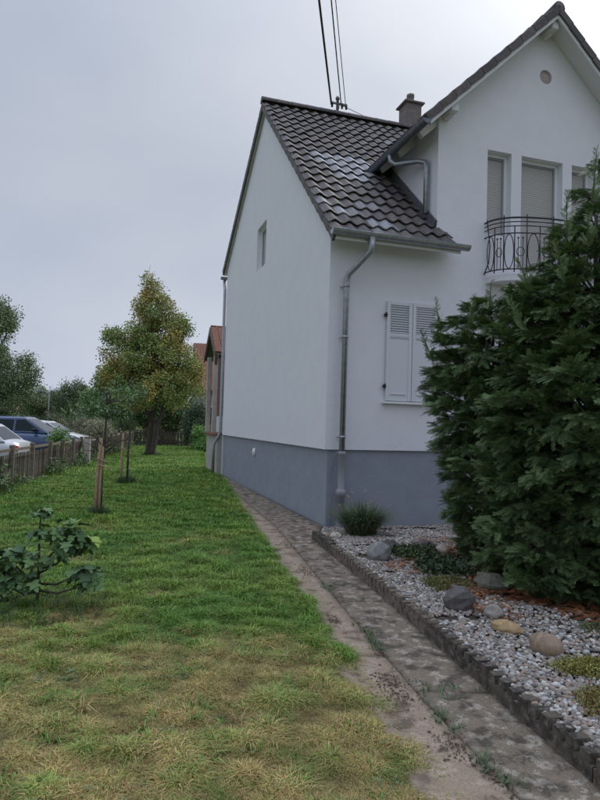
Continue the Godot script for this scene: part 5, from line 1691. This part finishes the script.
func build_wires():
	var m := thing("roof_mast", "steel roof mast with insulators standing on the ridge", "mast", HOUSE_AT, HOUSE_YAW)
	part(m, "pole", MB.new().smooth(true).lathe(H(1.80, 9.0, 4.80), [Vector2(0.035, 0.0), Vector2(0.035, 0.55), Vector2(0.05, 0.56), Vector2(0.055, 0.60), Vector2(0.03, 0.64), Vector2(0.0, 0.65)], 12).done(), M.zinc_dark)
	part(m, "cross_arm", MB.new().smooth(false).box(H(1.83, 9.46, 4.80), Vector3(0.42, 0.04, 0.04)).done(), M.zinc_dark)
	for u in [1.66, 1.92, 2.03]:
		part(m, "insulator", MB.new().smooth(true).lathe(H(u, 9.36, 4.80), [Vector2(0.0, -0.02), Vector2(0.03, 0.0), Vector2(0.022, 0.03), Vector2(0.034, 0.05), Vector2(0.022, 0.08), Vector2(0.032, 0.1), Vector2(0.0, 0.14)], 10).done(), M.iron)
	for s in [[2.9, 4.72], [1.9, 6.0]]:
		part(m, "stay", MB.new().smooth(true).tube([H(1.86, 9.45, 4.80), H(s[0], 9.12 if s[1] < 5 else 8.3, s[1])], 0.008, 5).done(), M.zinc_dark)
	# cables rise over the camera to a pole behind it
	var dirs := [[hw(1.64, 9.42, 4.8), Vector3(0.012, 0.696, -0.973), 0.024, "thick twisted black power cable running to the roof mast"], [hw(1.9, 9.42, 4.8), Vector3(0.032, 0.696, -0.973), 0.014, "middle black power cable running to the roof mast"], [hw(2.02, 9.40, 4.8), Vector3(0.039, 0.697, -0.973), 0.009, "thin black power cable running to the roof mast"]]
	for e in dirs:
		var a: Vector3 = e[0]
		var ry: Vector3 = e[1]
		var q: Vector3 = Vector3(0, 1.6, 0) + ry * ((a.y - 0.12 - 1.6) / ry.y)
		var d := (q - a) / (a - q).length()
		var p := []
		for i in 26:
			var s := 30.0 * i / 25.0
			p.append(a + d * s + Vector3(0, 0.0016 * s * s - 0.0, 0))
		var o := MB.new().smooth(true).tube(p, e[2], 6).done()
		tag(part(self, "power_cable", o, M.black), e[3], "cable", "cables to the roof mast")

# ---------------------------------------------------------------- small plants
func fig_leaf(sd: int) -> ArrayMesh:
	# five lobed leaf along +Z, unit length, cupped along the midrib
	var r := RandomNumberGenerator.new()
	r.seed = sd
	var half := [Vector2(0.0, 0.0), Vector2(0.16, -0.06), Vector2(0.34, 0.02), Vector2(0.50, 0.20), Vector2(0.42, 0.34), Vector2(0.26, 0.40), Vector2(0.40, 0.55), Vector2(0.44, 0.72), Vector2(0.30, 0.70), Vector2(0.16, 0.62), Vector2(0.17, 0.80), Vector2(0.08, 0.95), Vector2(0.0, 1.0)]
	var st := SurfaceTool.new()
	st.begin(Mesh.PRIMITIVE_TRIANGLES)
	for s in [-1.0, 1.0]:
		for i in half.size() - 1:
			var tri := []
			for q in [Vector2(0, clampf(half[i].y * 0.8 + 0.1, 0, 1)), half[i], half[i + 1]]:
				var x: float = q.x * s
				tri.append(Vector3(x, 0.35 * x * x - 0.30 * q.y * q.y + 0.12 * absf(x) + 0.02 * sin(q.y * 14.0 + sd) * absf(x) * 4.0, q.y))
			var mid := Vector2(0, clampf(half[i + 1].y * 0.8 + 0.1, 0, 1))
			var t2 := Vector3(0, -0.30 * mid.y * mid.y, mid.y)
			var order := [tri[0], tri[1], tri[2], tri[0], tri[2], t2]
			if s < 0: order = [tri[0], tri[2], tri[1], tri[0], t2, tri[2]]
			for v in order: st.add_vertex(v)
	st.generate_normals()
	return st.commit()

func build_small_plants():
	# fig bush
	var f := thing("fig_bush", "young fig bush with large lobed dark green leaves in the lawn", "bush")
	var B := Vector3(-2.17, 0, -5.22)
	var br := MB.new().smooth(true)
	# leaf clusters: centre, spread, number of leaves
	var tips := [[Vector3(0.0, 0.80, 0), 0.07, 14], [Vector3(0.0, 0.62, 0.02), 0.09, 9], [Vector3(0.26, 0.66, 0.05), 0.14, 22], [Vector3(0.37, 0.56, 0.0), 0.12, 16], [Vector3(0.20, 0.50, 0.08), 0.10, 10], [Vector3(-0.20, 0.42, 0.1), 0.13, 20], [Vector3(-0.36, 0.36, 0.0), 0.13, 18], [Vector3(-0.08, 0.26, 0.12), 0.12, 16], [Vector3(-0.24, 0.22, 0.1), 0.12, 12], [Vector3(0.42, 0.34, 0.1), 0.10, 14], [Vector3(0.46, 0.24, 0.1), 0.08, 7], [Vector3(0.02, 0.42, 0.08), 0.08, 6]]
	br.tube([B + Vector3(0, -0.03, 0), B + Vector3(0.0, 0.3, 0.0), B + Vector3(-0.01, 0.6, 0.0), B + Vector3(0.0, 0.84, 0)], [0.014, 0.011, 0.009, 0.005], 7)
	for tp in tips:
		var t: Vector3 = tp[0]
		if absf(t.x) < 0.05: continue
		var s := Vector3(0.0, clampf(t.y * 0.55, 0.12, 0.36), 0.0)
		br.tube([B + s, B + s.lerp(t, 0.4) + Vector3(0, -0.05, 0.01), B + s.lerp(t, 0.8) + Vector3(0, -0.03, 0), B + t], [0.011, 0.009, 0.006, 0.003], 7)
	part(f, "stems", br.done(), M.bark)
	var lm := [fig_leaf(1), fig_leaf(2), fig_leaf(3)]
	var mats := []
	for c in [[0.085, 0.165, 0.07], [0.115, 0.205, 0.075], [0.07, 0.135, 0.06], [0.135, 0.235, 0.08], [0.26, 0.36, 0.07]]:
		var m := mat(lin(c[0], c[1], c[2]), 0.7)
		m.backlight = Color(0.25, 0.3, 0.12)
		mats.append(m)
	for tp in tips:
		for k in int(tp[2] * 1.7):
			var a := rng.randf() * TAU
			var dir := Vector3(cos(a), rng.randf_range(-0.9, 0.3), sin(a)).normalized()
			var p: Vector3 = B + tp[0] + rand_dir() * tp[1] * sqrt(rng.randf()) * 0.75
			var s := rng.randf_range(0.07, 0.135) * (0.7 if tp[0].y > 0.75 else 1.0)
			part(f, "leaf", lm[rng.randi() % 3], mats[4 if rng.randf() < 0.06 else rng.randi() % 4], Transform3D(aim(dir, Vector3.UP + rand_dir() * 0.5).scaled(Vector3.ONE * s), p + dir * 0.03))
	# ornamental grass
	var og := SurfaceTool.new()
	og.begin(Mesh.PRIMITIVE_TRIANGLES)
	var G := Vector3(0.93, bed_y(0.93, -8.75), -8.75)
	for i in 1700:
		var a := rng.randf() * TAU
		var out := Vector3(cos(a), 0, sin(a))
		var sd := Vector3(-sin(a), 0, cos(a)) * rng.randf_range(0.004, 0.007)
		var ln := rng.randf_range(0.30, 0.60)
		var lean := pow(rng.randf(), 0.6) * 1.25
		var p0 := G + out * rng.randf() * 0.20
		var g := rng.randf_range(0.7, 1.3)
		var c := Color(0.075 * g, 0.125 * g, 0.055 * g)
		if rng.randf() < 0.12: c = Color(0.34, 0.29, 0.14)
		og.set_color(c)
		var pts := []
		for k in 5:
			var t := k / 4.0
			pts.append(p0 + out * lean * ln * (t * 0.55 + t * t * 0.35) + Vector3.UP * ln * (t - lean * 0.38 * t * t * t))
		for k in 4:
			var w0 := 1.0 - k / 4.0 * 0.8
			var w1 := 1.0 - (k + 1) / 4.0 * 0.95
			for v in [pts[k] - sd * w0, pts[k] + sd * w0, pts[k + 1] + sd * w1, pts[k] - sd * w0, pts[k + 1] + sd * w1, pts[k + 1] - sd * w1]: og.add_vertex(v)
	og.generate_normals()
	var ogo := thing("ornamental_grass", "dense arching clump of ornamental grass against the grey base wall", "plant")
	part(ogo, "blades", og.commit(), M.grass).set_meta("kind", "stuff")
	var hd := MB.new().smooth(true)
	for i in 9:
		var a := rng.randf() * TAU
		var p := G + Vector3(cos(a) * rng.randf_range(0.05, 0.3), rng.randf_range(0.38, 0.6), sin(a) * rng.randf_range(0.05, 0.3))
		hd.tube([p, p + Vector3(cos(a) * 0.02, 0.03, sin(a) * 0.02), p + Vector3(cos(a) * 0.05, 0.055, sin(a) * 0.05)], [0.003, 0.009, 0.002], 5)
	part(ogo, "seed_heads", hd.done(), M.stake)
	# ground cover cushions in the bed
	var cl := leaf_clump(801, 16, 0.028, 0.016, 0.010)
	var ivy := leaf_clump(802, 12, 0.05, 0.045, 0.034)
	var mats2 := [
		["yellow green sedum cushion on the pebbles facing the tan stone", 1.83, -3.80, 0.20, 0.13, [0.19, 0.19, 0.045], cl, 620],
		["yellow and rust sedum cushion at the bed's edge near the kerb", 1.72, -3.32, 0.16, 0.20, [0.17, 0.15, 0.045], cl, 620],
		["mossy green ground cover beside the dark angular rock", 1.42, -5.75, 0.22, 0.22, [0.12, 0.13, 0.04], cl, 620],
		["trailing dark ivy between the boulders and the low conifer", 1.55, -6.35, 0.30, 0.42, [0.035, 0.058, 0.026], ivy, 230],
		["green creeping plant behind the pale grey boulder near the wall", 1.35, -7.0, 0.26, 0.26, [0.055, 0.078, 0.032], ivy, 130],
		["mossy fringe under the right edge of the tall conifer", 2.45, -4.45, 0.34, 0.22, [0.08, 0.095, 0.035], cl, 700],
	]
	for e in mats2:
		var xf := []
		var cols := []
		for i in e[7]:
			var a := rng.randf() * TAU
			var r := sqrt(rng.randf())
			r *= 1.0 + 0.4 * n_fine.get_noise_2d(cos(a) * 3.0 + e[1] * 7.0, sin(a) * 3.0)
			var x: float = e[1] + cos(a) * r * e[3]
			var z: float = e[2] + sin(a) * r * e[4]
			xf.append(Transform3D(Basis(rand_dir(), rng.randf() * TAU).scaled(Vector3.ONE * rng.randf_range(0.6, 1.2)), Vector3(x, bed_y(x, z) + 0.012 + 0.035 * (1.0 - r * r) * rng.randf(), z)))
			var g := rng.randf_range(0.65, 1.35)
			var c := Color(e[5][0] * g * 1.5, e[5][1] * g * 1.5, e[5][2] * g * 1.5)
			if e[5][0] > 0.1 and rng.randf() < 0.14: c = Color(0.22 * g, 0.09 * g, 0.05 * g)
			cols.append(c)
		var o := scatter(self, "ground_cover", e[6], M.leaf, xf, cols)
		tag(o, e[0], "ground cover", "", "stuff")
	# weeds at the foot of the fence, stakes, trunk and in the path's joint
	var wt := grass_tuft(811, 14, 0.30, 0.010, 0.07, 0.9)
	var wl := leaf_clump(812, 9, 0.10, 0.10, 0.05)
	var wx := []
	var wc := []
	var lx := []
	var lc := []
	for i in 900:
		var z := -9.6 - pow(rng.randf(), 1.2) * 25.0
		var x := fence_x(z) + rng.randf_range(-0.15, 0.45) * rng.randf()
		var k := 0.5 + n_fine.get_noise_2d(z * 2.0, 5.0) * 1.2
		if rng.randf() > k + 0.15: continue
		var s := rng.randf_range(0.5, 1.25) * clampf(k + 0.4, 0.4, 1.2)
		var g := rng.randf_range(0.7, 1.3)
		if i % 3:
			wx.append(Transform3D(Basis(Vector3.UP, rng.randf() * TAU).scaled(Vector3.ONE * s), Vector3(x, 0, z)))
			wc.append(Color(0.16 * g, 0.22 * g, 0.08 * g))
		else:
			lx.append(Transform3D(Basis(rand_dir(), rng.randf() * TAU).scaled(Vector3.ONE * s), Vector3(x, 0.1 + 0.35 * s * rng.randf(), z)))
			lc.append(Color(0.11 * g, 0.19 * g, 0.065 * g))
	var fw := thing("fence_weeds", "tall grass and weeds along the foot of the picket fence", "weeds")
	fw.set_meta("kind", "stuff")
	scatter(fw, "weed_blades", wt, M.grass, wx, wc)
	scatter(fw, "weed_leaves", wl, M.leaf, lx, lc)
	var feet := [["long grass tuft round the rough stakes near the fig bush", Vector3(-3.25, 0, -10.05), 26, 0.14, 0.75], ["dark green grass tuft at the stake near the stone slab", Vector3(-4.2, 0, -14.9), 46, 0.22, 0.9], ["dark weeds at the foot of the fig bush", Vector3(-2.05, 0, -5.1), 90, 0.5, 0.36], ["grass tuft round the trunk of the autumn tree", Vector3(-6.45, 0, -26.9), 40, 0.42, 0.8]]
	for e in feet:
		var xf := []
		var cols := []
		for i in e[2]:
			var a := rng.randf() * TAU
			var r: float = e[3] * sqrt(rng.randf())
			xf.append(Transform3D(Basis(Vector3.UP, rng.randf() * TAU).scaled(Vector3.ONE * e[4] * rng.randf_range(0.5, 1.1)), e[1] + Vector3(cos(a) * r, 0, sin(a) * r)))
			var g := rng.randf_range(0.65, 1.2)
			cols.append(Color(0.09 * g, 0.16 * g, 0.06 * g))
		tag(scatter(self, "grass_tuft", wt, M.grass, xf, cols), e[0], "weeds", "", "stuff")
	# dark soil crumbs and dead moss spilled from the lawn edge onto the screed
	var sx := []
	var sc := []
	var cm := rock_mesh(910, Vector3(1.3, 0.4, 0.8), 0.9, true, 5, 7)
	for c in [[-3.75, 0.62, 0.10, 0.28, 420], [-3.1, 0.80, 0.07, 0.16, 200], [-5.0, 0.32, 0.06, 0.2, 160], [-2.85, 0.93, 0.04, 0.12, 120], [-4.3, 0.62, 0.05, 0.1, 90], [-6.6, 0.10, 0.08, 0.3, 160], [-8.0, -0.1, 0.12, 0.5, 200]]:
		for i in c[4]:
			var z: float = c[0] + rng.randfn() * c[3] * 0.5
			var x: float = c[1] + rng.randfn() * c[2] * 0.6 + (z - c[0]) * 0.2
			var s := 0.002 + 0.007 * pow(rng.randf(), 3.0)
			sx.append(Transform3D(Basis(Vector3.UP, rng.randf() * TAU).scaled(Vector3.ONE * s), Vector3(x, 0.022 + s * 0.3, z)))
			var g := rng.randf_range(0.6, 1.4)
			sc.append(Color(0.12 * g, 0.085 * g, 0.055 * g))
	tag(scatter(self, "soil_crumbs", cm, M.pebble, sx, sc), "dark soil crumbs spilled from the lawn edge onto the path", "soil", "", "stuff")
	var jx := []
	var jc := []
	var jt := grass_tuft(815, 9, 0.05, 0.006, 0.02, 1.2)
	for z0 in [-3.72, -4.45, -4.75, -6.0, -3.4, -2.9]:
		for i in 26:
			var z: float = z0 + rng.randfn() * 0.08
			var x := along(CRACK, z) + rng.randfn() * 0.03 + (absf(rng.randfn()) * 0.16 if z0 == -3.72 else 0.0)
			jx.append(Transform3D(Basis(Vector3.UP, rng.randf() * TAU).scaled(Vector3.ONE * rng.randf_range(0.4, 1.0)), Vector3(x, 0.02, z)))
			var g := rng.randf_range(0.7, 1.3)
			jc.append(Color(0.13 * g, 0.19 * g, 0.09 * g))
	tag(scatter(self, "joint_weeds", jt, M.grass, jx, jc), "small green weeds growing in the joint of the path", "weeds", "", "stuff")

# ---------------------------------------------------------------- lawn
func build_lawn():
	var near := [grass_tuft(821, 9, 0.052, 0.0042, 0.025, 1.1), grass_tuft(822, 8, 0.065, 0.0048, 0.03, 1.3), grass_tuft(823, 10, 0.040, 0.004, 0.028, 0.8)]
	var mid := [grass_tuft(824, 14, 0.052, 0.006, 0.06, 1.1), grass_tuft(825, 14, 0.060, 0.0065, 0.065, 1.0)]
	var far := [grass_tuft(826, 22, 0.055, 0.012, 0.16, 0.9)]
	var weed := leaf_clump(827, 9, 0.022, 0.045, 0.014)
	var lawn := thing("lawn_grass", "mown lawn grass, green farther off and dry straw coloured near the path's start", "grass")
	lawn.set_meta("kind", "stuff")
	var bands := [[-1.6, -5.2, 110000, near, 1.0], [-5.2, -9.0, 60000, near, 1.25], [-9.0, -16.0, 46000, mid, 1.1], [-16.0, -38.0, 52000, far, 1.0]]
	for bd in bands:
		var meshes: Array = bd[3]
		var xf := []
		var cols := []
		for k in meshes.size():
			xf.append([])
			cols.append([])
		for i in bd[2]:
			var z := rng.randf_range(bd[1], bd[0])
			var e := along(EDGE, z) + n_fine.get_noise_2d(3.0, z * 9.0) * 0.05
			var lo := maxf(fence_x(z) - 0.1, z * 0.56 - 0.5)
			var x := rng.randf_range(lo, e)
			if e - x < 0.05 and rng.randf() < 0.25: continue
			var d := dryness(x, z)
			var v := n_fine.get_noise_2d(x * 9.0, z * 9.0)
			var g := rng.randf_range(0.7, 1.3) * (1.0 + v * 0.5)
			var c := Color(0.125, 0.26, 0.033).lerp(Color(0.205, 0.31, 0.045), clampf(0.5 + n_dry.get_noise_2d(x * 4.0, z * 4.0) * 1.4, 0, 1))
			if rng.randf() < 0.03: c = Color(0.30, 0.29, 0.11)
			if rng.randf() < d * 0.86: c = Color(0.50, 0.37, 0.16).lerp(Color(0.36, 0.29, 0.09), rng.randf())
			elif d > 0.3: c = Color(0.30, 0.345, 0.075).lerp(Color(0.18, 0.29, 0.06), rng.randf())
			c = Color(c.r * g, c.g * g, c.b * g)
			var k := rng.randi() % meshes.size()
			var s: float = bd[4] * rng.randf_range(0.6, 1.25) * lerpf(1.0, 0.72, d) * (1.0 + v * 0.9)
			var flat := 1.0 if d < 0.3 else rng.randf_range(0.45, 0.9)
			xf[k].append(Transform3D((Basis(Vector3.UP, rng.randf() * TAU) * Basis(Vector3.RIGHT, rng.randf_range(-0.25, 0.25))).scaled(Vector3(s, s * flat, s)), Vector3(x, lawn_y(x, z) - 0.004, z)))
			cols[k].append(c)
		for k in meshes.size(): scatter(lawn, "blades", meshes[k], M.grass, xf[k], cols[k])
	var wx := []
	var wc := []
	for i in 700:
		var z := rng.randf_range(-6.5, -1.8)
		var x := rng.randf_range(z * 0.56 - 0.4, along(EDGE, z) - 0.02)
		if n_fine.get_noise_2d(x * 6.0 + 11.0, z * 6.0) < 0.12: continue
		var s := rng.randf_range(0.4, 0.9)
		wx.append(Transform3D(Basis(Vector3.UP, rng.randf() * TAU).scaled(Vector3(s, s * 0.6, s)), Vector3(x, lawn_y(x, z) + 0.018, z)))
		var g := rng.randf_range(0.7, 1.3)
		wc.append(Color(0.16 * g, 0.22 * g, 0.10 * g))
	scatter(lawn, "weed_rosettes", weed, M.leaf, wx, wc)
	# coarse taller tufts and broad blades scattered through the turf
	var coarse := [grass_tuft(831, 16, 0.075, 0.006, 0.03, 1.5), grass_tuft(832, 11, 0.06, 0.008, 0.025, 1.8)]
	var cx := [[], []]
	var cc := [[], []]
	for i in 2000:
		var z := rng.randf_range(-12.0, -1.8)
		var x := rng.randf_range(maxf(z * 0.56 - 0.4, fence_x(z)), along(EDGE, z) - 0.02)
		if n_fine.get_noise_2d(x * 4.0 + 21.0, z * 4.0) < 0.0: continue
		var s := rng.randf_range(0.45, 1.0)
		cx[i % 2].append(Transform3D((Basis(Vector3.UP, rng.randf() * TAU) * Basis(Vector3.RIGHT, rng.randf_range(-0.3, 0.3))).scaled(Vector3.ONE * s), Vector3(x, lawn_y(x, z), z)))
		var g := rng.randf_range(0.7, 1.25)
		var c := Color(0.17, 0.30, 0.06) if rng.randf() < 0.6 else Color(0.25, 0.33, 0.08)
		if rng.randf() < dryness(x, z) * 0.35: c = Color(0.48, 0.37, 0.17)
		cc[i % 2].append(Color(c.r * g, c.g * g, c.b * g))
	for k in 2: scatter(lawn, "coarse_tufts", coarse[k], M.grass, cx[k], cc[k])
